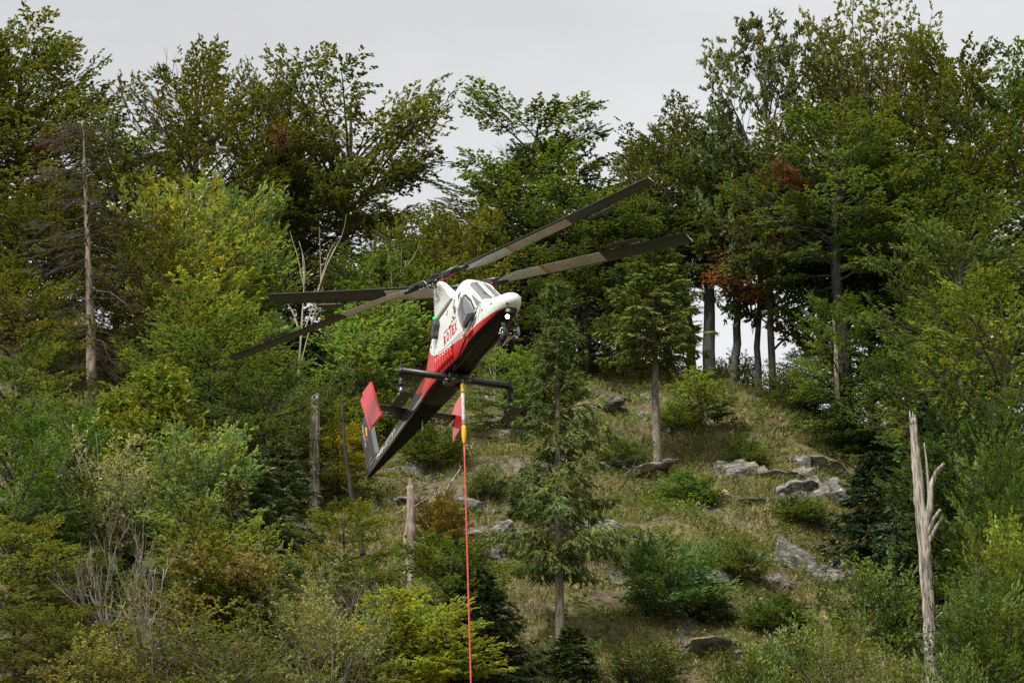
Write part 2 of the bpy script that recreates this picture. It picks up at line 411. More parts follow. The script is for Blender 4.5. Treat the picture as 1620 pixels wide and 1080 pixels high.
def grow(seed, H, cb, prof, nl, elev, reach_up=.25, sb=9, sbl=.42, tw=6, twl=.55, per=8, L=.17, W=.10, flat=.8, tilt=.25, droop=.15, age=.5, r0=.28, stems=1,
         bare=0.0, side_tropism=(0, 0), wob=.02, curve=.35, name='broadleaf', curl=.25, start=.22, spread=.9, aniso=None, gap=0.0, mindist=0.0, tr_top=.10, clump=0.0, bend=0.0):
    """returns (wood mesh, leaf mesh); prof(t) = crown radius at relative crown height t"""
    global rng
    keep = rng; rng = np.random.default_rng(seed)
    wood = Tubes(); lv = Leaves()
    bases = [(np.array([0, 0, -.8]), 0.0)] if stems == 1 else [(np.array([.35 * cos(2 * pi * k / stems + seed), .35 * sin(2 * pi * k / stems + seed), -.5]), .16) for k in range(stems)]
    for si, (b0, sp_) in enumerate(bases):
        n = 14
        tt = np.linspace(0, 1, n)
        ang = 2 * pi * si / max(1, stems) + seed
        Hs = H * (1 if si == 0 else rng.uniform(.7, .98))
        wobx = np.cumsum(rng.normal(0, wob, n)) * H * .18; woby = np.cumsum(rng.normal(0, wob, n)) * H * .18
        tr = np.stack([b0[0] + wobx - wobx[0] + cos(ang) * sp_ * Hs * tt ** 1.3 + side_tropism[0] * tt ** 2 * H, b0[1] + woby - woby[0] + sin(ang) * sp_ * Hs * tt ** 1.3 + side_tropism[1] * tt ** 2 * H, b0[2] + (Hs * .97 - b0[2]) * tt], 1)
        rad = r0 * (1 - tt) ** .8 * (1 if stems == 1 else .6) + tr_top * r0; rad[0] *= 1.3
        wood.add(tr, rad, 8, rough=.06)
        def trunk(h):
            q = np.clip((h - b0[2]) / (Hs * .97 - b0[2]), 0, 1)
            return np.array([np.interp(q, tt, tr[:, k]) for k in range(3)]), float(np.interp(q, tt, rad))
        k_l = nl if stems == 1 else max(6, nl // stems)
        az = rng.uniform(0, 6.28)
        for i in range(k_l):
            t = ((i + rng.uniform(.1, .9)) / k_l)
            az += 2.399 + rng.normal(0, .35)
            if rng.random() < gap: continue
            R = prof(t) * rng.uniform(.72, 1.12)
            if aniso is not None: R *= aniso(az)
            if R < .15: continue
            e = elev(t) + rng.normal(0, .10)
            h = (cb + (1 - cb) * t) * Hs
            Ll = R / max(.3, cos(e)) if abs(e) < 1.2 else R / .36
            rise = Ll * sin(e)
            p0, rr = trunk(h - rise * (1 - reach_up * .5)) if rise > 0 else trunk(h)
            m = 8; ss = np.linspace(0, 1, m)
            dirh = np.array([cos(az), sin(az), 0])
            path = [p0]; ee = e + curve * .6
            for q in range(1, m):
                e2 = e + curve * (.6 - 1.2 * q / m) + bend * (q / m) ** 2
                a2 = az + rng.normal(0, .10); 
                step = Ll / (m - 1)
                path.append(path[-1] + step * np.array([cos(a2) * cos(e2), sin(a2) * cos(e2), sin(e2)]))
            path = np.array(path)
            lr = min(rr * .6, .012 + .011 * Ll)
            wood.add(path, lr * (1 - ss) ** .7 + .008, 5, cap=False)
            is_bare = rng.random() < bare and t > .45
            ctint = rng.uniform(.25, .75)
            ld = unit(path[-1] - path[0])
            latd = unit(np.cross(ld, UP)); nrm0 = unit(np.cross(latd, ld)); 
            if nrm0[2] < 0: nrm0 = -nrm0
            for k in range(sb):
                s = start + (1.0 - start) * ((k + rng.uniform(.2, .8)) / sb)
                o = np.array([np.interp(s, ss, path[:, j]) for j in range(3)])
                sgn = 1 if k % 2 else -1
                d = unit(ld * rng.uniform(.55, 1.1) + latd * sgn * rng.uniform(.5, 1.1) + nrm0 * rng.normal(.05, tilt) + UP * rng.normal(0, tilt * .5))
                sl = Ll * sbl * (1.12 - s * .75) * rng.uniform(.7, 1.2) + .25
                mid = o + d * sl * .55; d2 = unit(d + np.array([0, 0, -.15 * (1 if flat > .5 else .3)]) + ld * .25 + bend * UP * .6)
                end = mid + d2 * sl * .45
                wood.add([o, mid, end], [lr * .38 * (1 - s * .5) + .006, lr * .2 + .005, .005], 3, cap=False)
                if is_bare:
                    for j in range(4):
                        q = o + (end - o) * rng.uniform(.3, 1); dd = unit(d + rng.normal(0, .5, 3) + UP * .3)
                        wood.add([q, q + dd * rng.uniform(.4, 1.0)], [.008, .003], 3, cap=False)
                    continue
                lat2 = unit(np.cross(d, nrm0)); stint = np.clip(ctint + rng.normal(0, .12), 0, 1)
                for j in range(tw):
                    f = (j + rng.uniform(.2, 1)) / tw
                    q = o + (mid - o) * min(1, f / .55) + (end - mid) * max(0, (f - .55) / .45)
                    sg = 1 if j % 2 else -1
                    td = unit(d2 * rng.uniform(.5, 1) + lat2 * sg * rng.uniform(.3, .9) + rng.normal(0, tilt * .7, 3))
                    tn = unit(nrm0 * flat + UP * .4 + rng.normal(0, .35, 3) * (1.2 - flat))
                    if clump and rng.random() < clump: q = end + rng.normal(0, .22, 3); td = unit(rng.normal(0, 1, 3) + UP * .4)
                    lv.twig(q, td, tn, stint + .12 * (f - .5), twl * rng.uniform(.6, 1.2))
    wm = wood.mesh('wood')
    lm = lv.build('crown', per, L, W, spread, flat, droop, age, curl) if lv.O else None
    rng = keep
    return wm, lm

def conifer(seed, H, cb, R, whorls, per_whorl, elev0, elev1, r0=.22, hang=.5, per=9, L=.20, W=.055, ragged=.25, dead=False, tw=7, topleaf=True, shape=.85, sparse=0.0):
    global rng
    keep = rng; rng = np.random.default_rng(seed)
    wood = Tubes(); lv = Leaves(); dry = Tubes()
    n = 16; tt = np.linspace(0, 1, n)
    wx = np.cumsum(rng.normal(0, .004, n)) * H * .2; wy = np.cumsum(rng.normal(0, .004, n)) * H * .2
    tr = np.stack([wx - wx[0], wy - wy[0], -1 + (H + 1) * tt], 1); rad = r0 * (1 - tt) ** .85 + .012; rad[0] *= 1.3
    wood.add(tr, rad, 9, rough=.08)
    for w in range(whorls):
        t = (w + rng.uniform(.1, .9)) / whorls
        h = (cb + (1 - cb) * t) * H
        q = (h + 1) / (H + 1); p0 = np.array([np.interp(q, tt, tr[:, k]) for k in range(3)]); rr = float(np.interp(q, tt, rad))
        a0 = rng.uniform(0, 6.28)
        for i in range(per_whorl):
            if rng.random() < sparse: continue
            az = a0 + 2 * pi * i / per_whorl + rng.normal(0, .25)
            prof = (1 - t) ** shape * (1 if t > .12 else .55 + t * 3.7)
            Ll = (R * prof + .22) * rng.uniform(1 - ragged, 1 + ragged * .7)
            e = elev0 + (elev1 - elev0) * t + rng.normal(0, .09)
            m = 6; path = [p0]
            for k in range(1, m):
                e2 = e - .25 * sin(pi * k / m) + (.35 * (k / m) ** 2 if not dead else rng.normal(0, .3)); a2 = az + rng.normal(0, .07 if not dead else .2)
                path.append(path[-1] + Ll / (m - 1) * np.array([cos(a2) * cos(e2), sin(a2) * cos(e2), sin(e2)]))
            path = np.array(path); ss = np.linspace(0, 1, m)
            lr = min(rr * .5, .012 + .009 * Ll)
            (dry if dead else wood).add(path, lr * (1 - ss) + .006, 4, cap=False)
            ld = unit(path[-1] - path[0]); lat = unit(np.cross(ld, UP)); ct = rng.uniform(.25, .75)
            for j in range(int(tw * (.6 + Ll / R))):
                s = rng.uniform(.18, 1); o = np.array([np.interp(s, ss, path[:, k]) for k in range(3)])
                sg = 1 if j % 2 else -1
                d = unit(ld * .8 + lat * sg * rng.uniform(.4, 1.0) - UP * hang * rng.uniform(.2, 1.2))
                tl = (.25 + Ll * .28 * (1.1 - s)) * rng.uniform(.7, 1.3)
                if dead:
                    e1_ = o + d * tl * 1.2
                    dry.add([o, (o + e1_) / 2 + rng.normal(0, .06, 3), e1_], [.010, .007, .003], 3, cap=False)
                    for k in range(3):
                        q2 = o + (e1_ - o) * rng.uniform(.2, 1); dry.add([q2, q2 + unit(d + rng.normal(0, .7, 3)) * rng.uniform(.2, .6)], [.006, .003], 3, cap=False)
                else:
                    nn = unit(UP * .8 + rng.normal(0, .35, 3)); lv.twig(o, d, nn, ct + rng.normal(0, .1), tl)
                    lv.twig(o + d * tl * .4, unit(d + lat * sg * .5 - UP * hang * .6), nn, ct + rng.normal(0, .1), tl * .7)
    wm = wood.mesh('wood'); dm = dry.mesh('dry_branches') if dead else None
    lm = lv.build('crown', per, L, W, .55, .55, .12, .25, .1) if lv.O else None
    rng = keep
    return wm, lm, dm
# ------------------------------------------------------------------ one tree of each kind
PROTO = {}
def proto(key, wm, lm, bark, leafmat=None, dm=None, drymat=None):
    wm.materials.append(bark)
    zs = []; ws = []
    for me in (lm, dm) if (lm or dm) else (wm,):
        if me is None: continue
        co = np.empty(len(me.vertices) * 3, np.float32); me.vertices.foreach_get('co', co); co = co.reshape(-1, 3)
        zs.append(np.percentile(co[:, 2], 99.7)); ws.append(np.percentile(np.abs(co[:, :2]), 97.5) * 2)
    if lm: lm.materials.append(leafmat or m_leaf)
    if dm: dm.materials.append(drymat)
    PROTO[key] = (wm, lm, dm, max(zs), max(ws))

dome = lambda R, lo=.55: (lambda t: R * (lo + (1 - lo) * min(1, t / .35)) * max(.25, 1 - (max(0, t - .35) / .72) ** 2.2) ** .6)
egg = lambda R: (lambda t: R * max(.3, (1 - ((t - .38) / .72) ** 2)) ** .6)
cone = lambda R: (lambda t: R * (1 - t * .85))
umbrella = lambda R: (lambda t: R * (.5 + .5 * t) if t < .75 else R * (1.6 - .95 * t))
el = lambda a, b_: (lambda t: a + (b_ - a) * t)

kw = dict(sb=9, tw=7, per=11, L=.21, W=.13)
proto('beechA', *grow(101, 18, .22, egg(6.4), 84, el(.0, .75), flat=.93, tilt=.12, **kw), m_barkdark)
proto('beechB', *grow(102, 19, .15, dome(7.0), 88, el(-.05, .75), flat=.93, tilt=.12, **kw), m_barkdark)
proto('beechC', *grow(103, 17, .30, egg(6.4), 72, el(-.05, .6), flat=.9, tilt=.12, gap=.04, **kw), m_barkdark)
proto('twiggy', *grow(104, 18, .18, egg(6.4), 92, el(.1, .9), flat=.85, tilt=.18, bare=.22, **kw), m_bark)
proto('airy', *grow(105, 18, .42, umbrella(6.4), 56, el(.3, 1.0), flat=.8, tilt=.2, gap=.08, bare=.08, sb=10, tw=7, per=10, L=.20, W=.125, start=.4), m_barkdark)
proto('cap', *grow(106, 17, .22, lambda t: 6.3 * (1.0 - .35 * t) if t < .66 else (3.4 if t > .8 else 1.8), 44, el(.1, .5), flat=.95, tilt=.10, bare=.12, gap=.15, side_tropism=(.06, 0), sb=11, tw=8, per=10, L=.2, W=.12, start=.25), m_barkdark)
proto('swept', *grow(107, 16, .25, egg(6.5), 40, el(.25, .75), flat=.95, tilt=.10, bare=.18, gap=.05, side_tropism=(.16, 0), sb=11, tw=7, per=10, L=.19, W=.11, start=.35, aniso=lambda a: 1.0 + .55 * cos(a)), m_barkdark)
proto('upright', *grow(108, 25, .20, dome(7.4, .6), 130, el(.15, 1.1), flat=.3, tilt=.35, bend=.5, sb=9, tw=6, per=11, L=.21, W=.135, droop=-.05, curve=-.1), m_barkdark)
proto('ash', *grow(109, 19, .25, egg(5.2), 40, el(.4, .95), flat=.4, tilt=.3, sb=8, tw=9, per=11, L=.30, W=.13, clump=.85, start=.45, gap=.06, twl=.4), m_bark)
proto('highbeech', *grow(110, 19, .50, egg(6.0), 60, el(-.1, .6), flat=.9, tilt=.14, r0=.42, tr_top=.25, **kw), m_greybark)
proto('highthin', *grow(111, 17, .48, egg(4.2), 44, el(-.1, .7), flat=.9, tilt=.14, r0=.24, sb=9, tw=6, per=8, L=.19, W=.115), m_greybark)
kw = dict(sb=9, tw=7, per=9, L=.20, W=.14)
proto('mapleA', *grow(120, 9, .12, dome(4.6), 60, el(.15, 1.1), flat=.75, tilt=.25, r0=.16, **kw), m_bark)
proto('mapleB', *grow(121, 8, .10, egg(3.8), 54, el(.2, 1.0), flat=.8, tilt=.2, r0=.14, **kw), m_bark)
proto('layered', *grow(122, 7, .15, egg(4.0), 44, el(-.05, .5), flat=.97, tilt=.08, r0=.13, gap=.08, sb=9, tw=7, per=8, L=.17, W=.10), m_barkdark)
proto('upcone', *grow(123, 6, .05, cone(2.0), 44, el(.5, 1.25), flat=.45, tilt=.3, r0=.1, bend=.3, sb=7, tw=6, per=8, L=.16, W=.09), m_barkdark)
proto('bushA', *grow(124, 3.2, .02, dome(2.0, .7), 36, el(.3, 1.2), flat=.5, tilt=.35, r0=.07, stems=4, sb=6, tw=6, per=8, L=.15, W=.09), m_bark)
proto('bushB', *grow(125, 2.6, .02, dome(1.8, .8), 32, el(.2, 1.1), flat=.85, tilt=.2, r0=.06, stems=3, sb=7, tw=6, per=8, L=.17, W=.10), m_bark)
proto('willow', *grow(126, 6.5, .12, egg(2.6), 48, el(.6, 1.25), flat=.4, tilt=.4, r0=.09, stems=5, sb=7, tw=6, per=8, L=.14, W=.075, bare=.12), m_twig)
proto('willowB', *grow(127, 6, .10, dome(2.9), 44, el(.4, 1.2), flat=.5, tilt=.35, r0=.09, stems=4, sb=7, tw=6, per=7, L=.15, W=.085, bare=.2), m_twig)
proto('sapling', *grow(128, 4.5, .2, egg(1.7), 24, el(.2, .9), flat=.9, tilt=.15, r0=.05, gap=.1, sb=6, tw=5, per=7, L=.19, W=.12), m_bark)

def con(key, bark, dry=None, **k):
    w, l, d = conifer(**k); proto(key, w, l, bark, m_needle, d, dry)
con('spruce', m_sprucebark, seed=201, H=18, cb=.24, R=3.3, whorls=34, per_whorl=6, elev0=-.25, elev1=.75, hang=.8, per=20, L=.22, W=.045, tw=11, r0=.26, ragged=.42, sparse=.16)
con('topspruce', m_sprucebark, seed=202, H=15, cb=.52, R=2.7, whorls=20, per_whorl=5, elev0=-.3, elev1=.5, hang=.5, per=22, L=.22, W=.05, tw=12, r0=.24, ragged=.3, shape=.6)
con('darkspruce', m_sprucebark, seed=203, H=9, cb=.03, R=3.0, whorls=26, per_whorl=6, elev0=-.2, elev1=.6, hang=.6, per=18, L=.20, W=.05, tw=10, r0=.18, ragged=.25, shape=.75)
con('youngspruce', m_sprucebark, seed=204, H=5, cb=.03, R=1.5, whorls=22, per_whorl=5, elev0=-.1, elev1=.8, hang=.4, per=10, L=.20, W=.06, tw=7, r0=.08, ragged=.3)
con('yew', m_barkdark, seed=205, H=4.2, cb=.18, R=1.8, whorls=13, per_whorl=6, elev0=-.1, elev1=.7, hang=.1, per=13, L=.20, W=.07, tw=10, r0=.1, ragged=.3, shape=.35)
con('deadspruce', m_snagbrown, m_twigbrown, seed=206, H=18, cb=.12, R=3.8, whorls=30, per_whorl=5, elev0=-.4, elev1=.3, r0=.27, dead=True, tw=10, ragged=.6, shape=.3, hang=.6, sparse=.2)

def bare_tree(seed, H, R, r0, forks, bark, tilt=.5, stems=1, maxlev=4):
    """leafless young tree, forking again and again"""
    global rng
    keep = rng; rng = np.random.default_rng(seed); t = Tubes()
    def seg(p, d, length, r, lev):
        n = 5; pts = [p]
        for k in range(n):
            d = unit(d + rng.normal(0, .11, 3) + UP * .04); pts.append(pts[-1] + d * length / n)
        t.add(pts, np.linspace(r, r * .55, n + 1), 6 if lev == 0 else 4, cap=False)
        if lev >= maxlev: return
        for k in range(2 + (rng.random() < .6)):
            f = rng.uniform(.5, 1); q = np.array(pts[int(f * n)])
            seg(q, unit(d + rng.normal(0, tilt, 3) + UP * .25), length * rng.uniform(.5, .75), r * .55, lev + 1)
        if lev == 0:
            for k in range(forks):
                q = np.array(pts[rng.integers(2, n + 1)]); seg(q, unit(rng.normal(0, 1, 3) * np.array([1, 1, .3]) + UP * .8), length * .35, r * .4, 2)
    for s in range(stems):
        seg(np.array([.25 * s, .1 * s, -.5]), unit(np.array([.12 * (s - (stems - 1) / 2), rng.normal(0, .1), 1])), H * .48, r0, 0)
    m = t.mesh('wood'); rng = keep
    return m
proto('barepale', bare_tree(301, 7, 2, .08, 4, m_pale, .32), None, m_pale)
proto('baretall', bare_tree(304, 12, 2, .10, 2, m_pale, .3, 1, 2), None, m_pale)
proto('baregrey', bare_tree(302, 6, 2, .07, 5, m_twig, .5, 3), None, m_twig)
proto('baregreyB', bare_tree(303, 7, 2, .08, 6, m_twig, .55, 2), None, m_twig)

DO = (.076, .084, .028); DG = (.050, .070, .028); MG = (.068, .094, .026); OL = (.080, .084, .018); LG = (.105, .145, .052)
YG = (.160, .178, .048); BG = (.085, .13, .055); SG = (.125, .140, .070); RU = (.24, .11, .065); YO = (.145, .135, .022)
cnt = [0]
def place(key, u, where, vtop, width, col, name, label, utop=None, cat='tree', yaw=None, group=None):
    """plant a tree: foot below pixel column u at a distance ('y', m) or on the ground seen at ('v', px); top seen at vtop"""
    cnt[0] += 1
    wm, lm, dm, H, W = PROTO[key]
    if where[0] == 'v':
        p = hit(u, where[1])
    else:
        y = where[1]; d = px_dir(u, 560)
        for _ in range(6):                         # the foot hides somewhere down this column of the picture
            x = d[0] / d[1] * y; z = gz(x, y)
            w = np.array([x, y, z - CAM_Z]) @ CAM_R; v = CY - F_PX * w[1] / -w[2]; d = px_dir(u, v)
        p = np.array([x, y, z])
    topp = at_dist(utop if utop is not None else u + (CX - u) * 0 - 0.021 * 0, vtop, p[1])
    ax = topp - p
    if utop is None: ax[0] = ax[0] * .35
    Ln = float(np.linalg.norm(ax))
    w = (p + ax * .6 - np.array([0, 0, CAM_Z])) @ CAM_R
    mpp = -w[2] / F_PX
    sz = Ln / H; sx = 1.18 * width * mpp / W
    sx = min(max(sx, sz * .55), sz * 1.7)
    o = empty(name, p)
    q = Vector((0, 0, 1)).rotation_difference(Vector(ax).normalized())
    yw = yaw if yaw is not None else (cnt[0] * 2.399) % 6.283
    o.rotation_mode = 'QUATERNION'; o.rotation_quaternion = q @ Quaternion((0, 0, 1), yw)
    o.scale = (sx, sx, sz)
    tag(o, label, cat, group)
    tr = link(bpy.data.objects.new('trunk', wm), o)
    if lm:
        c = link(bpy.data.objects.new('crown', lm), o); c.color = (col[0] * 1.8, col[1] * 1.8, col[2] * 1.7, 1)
    if dm: link(bpy.data.objects.new('dry_branches', dm), o)
    return o
# ------------------------------------------------------------------ the wood along the ridge
T = [
 ('beechB', 30, ('y', 157), 66, 290, DO, 'beech_tree', 'tall dense beech in the top corner at the left edge, highest tree on the left', None, None),
 ('beechA', -75, ('y', 156), 60, 280, DO, 'beech_tree', 'dark beech half cut off by the left edge, behind the tall dense one', None, None),
 ('beechC', 185, ('y', 168), 200, 210, DG, 'beech_tree', 'dark beech behind the top of the dead spruce, under a sky notch', None, None),
 ('twiggy', 305, ('y', 165), 105, 230, OL, 'beech_tree', 'broad olive beech with a ragged bare-twigged top above the yellow maple', None, None),
 ('twiggy', 418, ('y', 167), 122, 160, DO, 'beech_tree', 'narrow beech with upright bare twig tips left of the airy beech', 435, 2.0),
 ('airy', 525, ('y', 166), 118, 250, DO, 'beech_tree', 'airy beech with open see-through branches left of the pale sky gap', 548, None),
 ('beechC', 470, ('y', 171), 255, 190, DG, 'beech_tree', 'dark beech low behind the slender bare tree and the airy beech', None, None),
 ('mapleA', 652, ('y', 164), 350, 140, (.10, .11, .03), 'maple_tree', 'rounded yellow-olive tree just under the pale sky gap', None, None),
 ('mapleB', 735, ('y', 162), 335, 140, (.10, .10, .025), 'maple_tree', 'small olive-yellow tree below the flat-topped beech, left of the long rotor blade', None, None),
 ('mapleA', 600, ('y', 160), 395, 170, MG, 'maple_tree', 'green tree behind the left rotor blades, under the airy beech', None, None),
 ('cap', 828, ('y', 167), 158, 260, MG, 'beech_tree', 'flat-topped beech with a separate cap of leaves, right of the sky gap', 828, 0.3),
 ('swept', 960, ('y', 169), 178, 270, DO, 'beech_tree', 'wind-swept beech whose branches sweep up to the right against the sky', 1030, 0.0),
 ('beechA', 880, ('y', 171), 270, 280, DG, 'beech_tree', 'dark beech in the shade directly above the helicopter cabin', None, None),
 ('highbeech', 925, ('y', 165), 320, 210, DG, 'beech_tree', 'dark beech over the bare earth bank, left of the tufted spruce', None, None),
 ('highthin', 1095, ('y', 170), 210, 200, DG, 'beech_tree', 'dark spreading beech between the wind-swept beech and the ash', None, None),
 ('ash', 1222, ('y', 164), 42, 190, (.055, .068, .028), 'ash_tree', 'slim ash with separate tufts of leaves standing against the sky', 1215, None),
 ('upright', 1385, ('y', 168), 28, 280, OL, 'beech_tree', 'tallest tree of the ridge, a dome of upright olive shoots', 1378, None),
 ('beechA', 1560, ('y', 164), 85, 260, (.075, .085, .02), 'beech_tree', 'broad beech at the top right, right of the tallest domed tree', None, None),
 ('beechB', 1665, ('y', 160), 110, 260, MG, 'beech_tree', 'beech half cut off by the right edge below the top corner', None, None),
 ('highbeech', 1345, ('y', 160), 195, 250, MG, 'beech_tree', 'mid-green beech directly in front of the tallest domed tree', None, None),
 ('beechC', 1490, ('y', 161), 255, 250, (.05, .07, .02), 'beech_tree', 'layered dark beech right of the mid-green one, under the broad top-right beech', None, None),
 ('highbeech', 1122, ('v', 588), 232, 190, DG, 'beech_tree', 'thick straight grey beech trunk on the ridge with a dark crown', 1118, None),
 ('highthin', 1158, ('v', 592), 270, 190, DG, 'beech_tree', 'beech whose grey trunk leans right, beside the thick straight trunk', 1196, None),
 ('highthin', 1200, ('v', 600), 255, 150, (.034, .05, .018), 'beech_tree', 'slender pale-barked beech beneath the russet withered branches', 1190, None),
 ('highthin', 1090, ('y', 170), 330, 120, DG, 'beech_tree', 'thin dark trunk behind the thick straight beech trunk', None, None),
 ('highbeech', 1326, ('v', 635), 300, 200, (.04, .06, .02), 'beech_tree', 'beech trunk standing on the ridge behind the pale-green small beech', 1322, None),
 ('highbeech', 1415, ('y', 165), 290, 220, DG, 'beech_tree', 'thick dark double trunk behind the leaning layered tree on the right', None, None),
 ('bushA', 1255, ('y', 164), 590, 100, DG, 'holly_bush', 'dark evergreen bush on the ridge right of the slender pale trunk', None, None),
 ('bushA', 1165, ('y', 169), 565, 80, DG, 'holly_bush', 'dark bush between the trunks on the ridge, behind the leaning one', None, None),
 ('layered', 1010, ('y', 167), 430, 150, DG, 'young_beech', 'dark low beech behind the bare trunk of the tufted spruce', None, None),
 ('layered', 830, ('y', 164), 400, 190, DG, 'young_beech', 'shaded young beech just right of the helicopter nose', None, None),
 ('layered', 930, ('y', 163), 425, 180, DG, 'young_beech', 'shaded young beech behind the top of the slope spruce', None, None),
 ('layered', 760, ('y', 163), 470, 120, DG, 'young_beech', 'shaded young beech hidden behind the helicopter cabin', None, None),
 ('layered', 1540, ('y', 152), 330, 180, (.075, .10, .03), 'maple_tree', 'bluish green tree with pale thin stems near the right edge', None, None),
 ('mapleA', 1500, ('y', 156), 400, 170, MG, 'maple_tree', 'loose green tree left of the yellow-green one at the right edge', None, None),
 # ---- middle of the wood on the left
 ('deadspruce', 148, ('v', 662), 188, 190, DG, 'dead_spruce', 'dead spruce with pale peeling trunk and brown dry branches on the left', 130, None),
 ('mapleA', 285, ('y', 150), 302, 205, YG, 'maple_tree', 'bright yellow-green maple, the upper of two, right of the dead spruce', None, None),
 ('mapleB', 382, ('y', 154), 292, 140, LG, 'maple_tree', 'fresh green maple touching the right side of the bright yellow one', None, None),
 ('mapleB', 318, ('y', 141), 475, 185, (.10, .125, .034), 'maple_tree', 'lower yellow-tinted maple below the bright yellow-green one', None, None),
 ('layered', 420, ('y', 141), 500, 120, (.10, .14, .055), 'young_maple', 'grey-green young maple left of the foot of the slender bare tree', None, None),
 ('yew', 478, ('v', 618), 515, 78, (.012, .030, .016), 'yew_tree', 'small dark yew below the tips of the left rotor blades', None, None),
 ('layered', 335, ('y', 136), 520, 230, MG, 'beech_tree', 'wide green layered beech below the two yellow maples', None, None),
 ('layered', 420, ('y', 132), 590, 170, DG, 'beech_tree', 'dark layered beech left of the left broken snag', None, None),
 ('beechC', 70, ('y', 150), 300, 200, (.06, .07, .018), 'beech_tree', 'olive beech left of the dead spruce, below the tall dense one', None, None),
 ('layered', 30, ('y', 140), 440, 180, OL, 'beech_tree', 'olive layered tree at the left edge level with the dead spruce trunk', None, None),
 ('layered', 225, ('y', 147), 360, 130, (.06, .06, .02), 'beech_tree', 'thin olive tree between dead spruce and bright yellow-green maple', None, None),
 ('upcone', 188, ('y', 128), 618, 130, (.085, .11, .018), 'young_beech', 'upright olive young tree at the foot of the dead spruce', None, None),
 ('upcone', 250, ('y', 126), 585, 150, (.095, .112, .018), 'young_beech', 'taller upright yellow-olive tree right of the foot of the dead spruce', 258, None),
 ('layered', 15, ('y', 124), 550, 190, MG, 'beech_tree', 'green layered tree at the left edge below the olive one', None, None),
 ('mapleB', 88, ('y', 120), 640, 140, (.07, .115, .03), 'maple_tree', 'fresh green tree in front of the left edge trees, left of the silvery shrub', None, None),
 ('willowB', 172, ('y', 118), 690, 180, (.13, .135, .075), 'willow_shrub', 'silvery grey-green shrub left of the pale blue-green tree', None, None),
 ('mapleB', 318, ('y', 118), 685, 170, (.13, .17, .085), 'maple_tree', 'pale blue-green leafy tree in the middle of the left wood', None, None),
 ('darkspruce', 385, ('y', 119), 720, 150, DG, 'spruce_tree', 'dark spruce right of the pale blue-green tree', None, None),
 ('youngspruce', 365, ('y', 112), 760, 80, (.06, .07, .022), 'spruce_tree', 'thin young spruce rising through the orange-tipped maple', None, None),
 ('layered', 105, ('y', 117), 770, 180, DG, 'beech_tree', 'dark shaded tree under the silvery shrub, left of the grey bare stems', None, None),
 ('layered', 15, ('y', 113), 660, 150, (.055, .095, .02), 'beech_tree', 'bright green boughs cut by the left edge at mid height', None, None),
 ('layered', 20, ('y', 108), 820, 190, (.105, .115, .03), 'beech_tree', 'yellowing boughs hanging in at the lower left edge', None, None),
 ('layered', 75, ('y', 105), 960, 170, DO, 'beech_tree', 'dark olive boughs in the bottom left corner', None, None),
 ('layered', 140, ('y', 112), 880, 130, DG, 'young_beech', 'dark young beech under the grey bare stems at lower left', None, None),
 ('mapleB', 335, ('y', 110), 828, 210, (.095, .110, .035), 'maple_tree', 'orange-tipped maple left of the bottom, beside the grey bare tree', None, None),
 ('willow', 440, ('y', 109), 860, 190, (.125, .130, .048), 'willow_shrub', 'olive-grey willow right of the orange-tipped maple', None, None),
 ('willowB', 265, ('y', 105), 960, 210, (.10, .10, .03), 'willow_shrub', 'olive shrub at the bottom below the dark bare tree', None, None),
 ('willow', 360, ('y', 104), 985, 190, (.075, .09, .028), 'willow_shrub', 'darker green shrub at the bottom below the orange-tipped maple', None, None),
 ('bushA', 145, ('y', 103), 1010, 150, (.11, .105, .035), 'shrub', 'brownish low shrub at the bottom right of the dark olive boughs', None, None),
 ('willowB', 520, ('y', 105), 930, 170, (.12, .125, .055), 'willow_shrub', 'grey-olive bottom shrub left of the bright yellow-green one', None, None),
 ('mapleB', 640, ('y', 108), 948, 230, YG, 'maple_shrub', 'bright yellow-green bushy maple at the bottom left of the red rope', None, None),
 ('layered', 535, ('y', 134), 682, 120, (.135, .120, .018), 'beech_tree', 'yellowing beech boughs around the left broken snag', None, None),
 ('layered', 545, ('y', 116), 800, 150, (.095, .105, .018), 'beech_tree', 'olive-green beech boughs below the helicopter tail tip', None, None),
 ('darkspruce', 440, ('y', 121), 700, 130, DG, 'spruce_tree', 'dark spruce left of the yellowing beech boughs', None, None),
 ('mapleB', 700, ('v', 915), 785, 88, (.115, .085, .03), 'maple_shrub', 'orange-brown shrub right of the lower broken snag', None, None),
 ('layered', 716, ('y', 113), 850, 190, (.060, .090, .018), 'beech_tree', 'green layered boughs crossing behind the red rope', None, None),
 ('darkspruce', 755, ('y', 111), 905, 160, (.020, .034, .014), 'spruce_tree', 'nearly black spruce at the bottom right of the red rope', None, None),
 ('layered', 580, ('y', 112), 895, 130, (.055, .075, .02), 'beech_tree', 'mid-green boughs left of the foot of the lower broken snag', None, None),
 # ---- saplings near the helicopter
 ('sapling', 565, ('v', 650), 500, 120, LG, 'sapling', 'pale green sapling below the left rotor blades', None, None),
 ('sapling', 615, ('v', 620), 470, 110, LG, 'sapling', 'light green sapling left of the helicopter exhaust', None, None),
 ('sapling', 655, ('v', 600), 490, 90, (.10, .12, .04), 'sapling', 'yellowish sapling just left of the white cabin side', None, None),
 ('sapling', 540, ('v', 740), 640, 100, (.07, .085, .025), 'sapling', 'dull green sapling left of the red end plate', None, None),
 ('layered', 800, ('v', 700), 560, 130, LG, 'sapling', 'light green young tree behind the right landing gear leg', None, None),
 ('sapling', 850, ('y', 150), 560, 110, (.085, .12, .03), 'sapling', 'green sapling left of the slope spruce crown', None, None),
 ('bushB', 620, ('v', 700), 630, 110, MG, 'bush', 'green bush behind the stabiliser of the helicopter', None, None),
 ('bushB', 690, ('v', 740), 675, 90, (.05, .07, .02), 'bush', 'dark bush seen between tail boom and red rope', None, None),
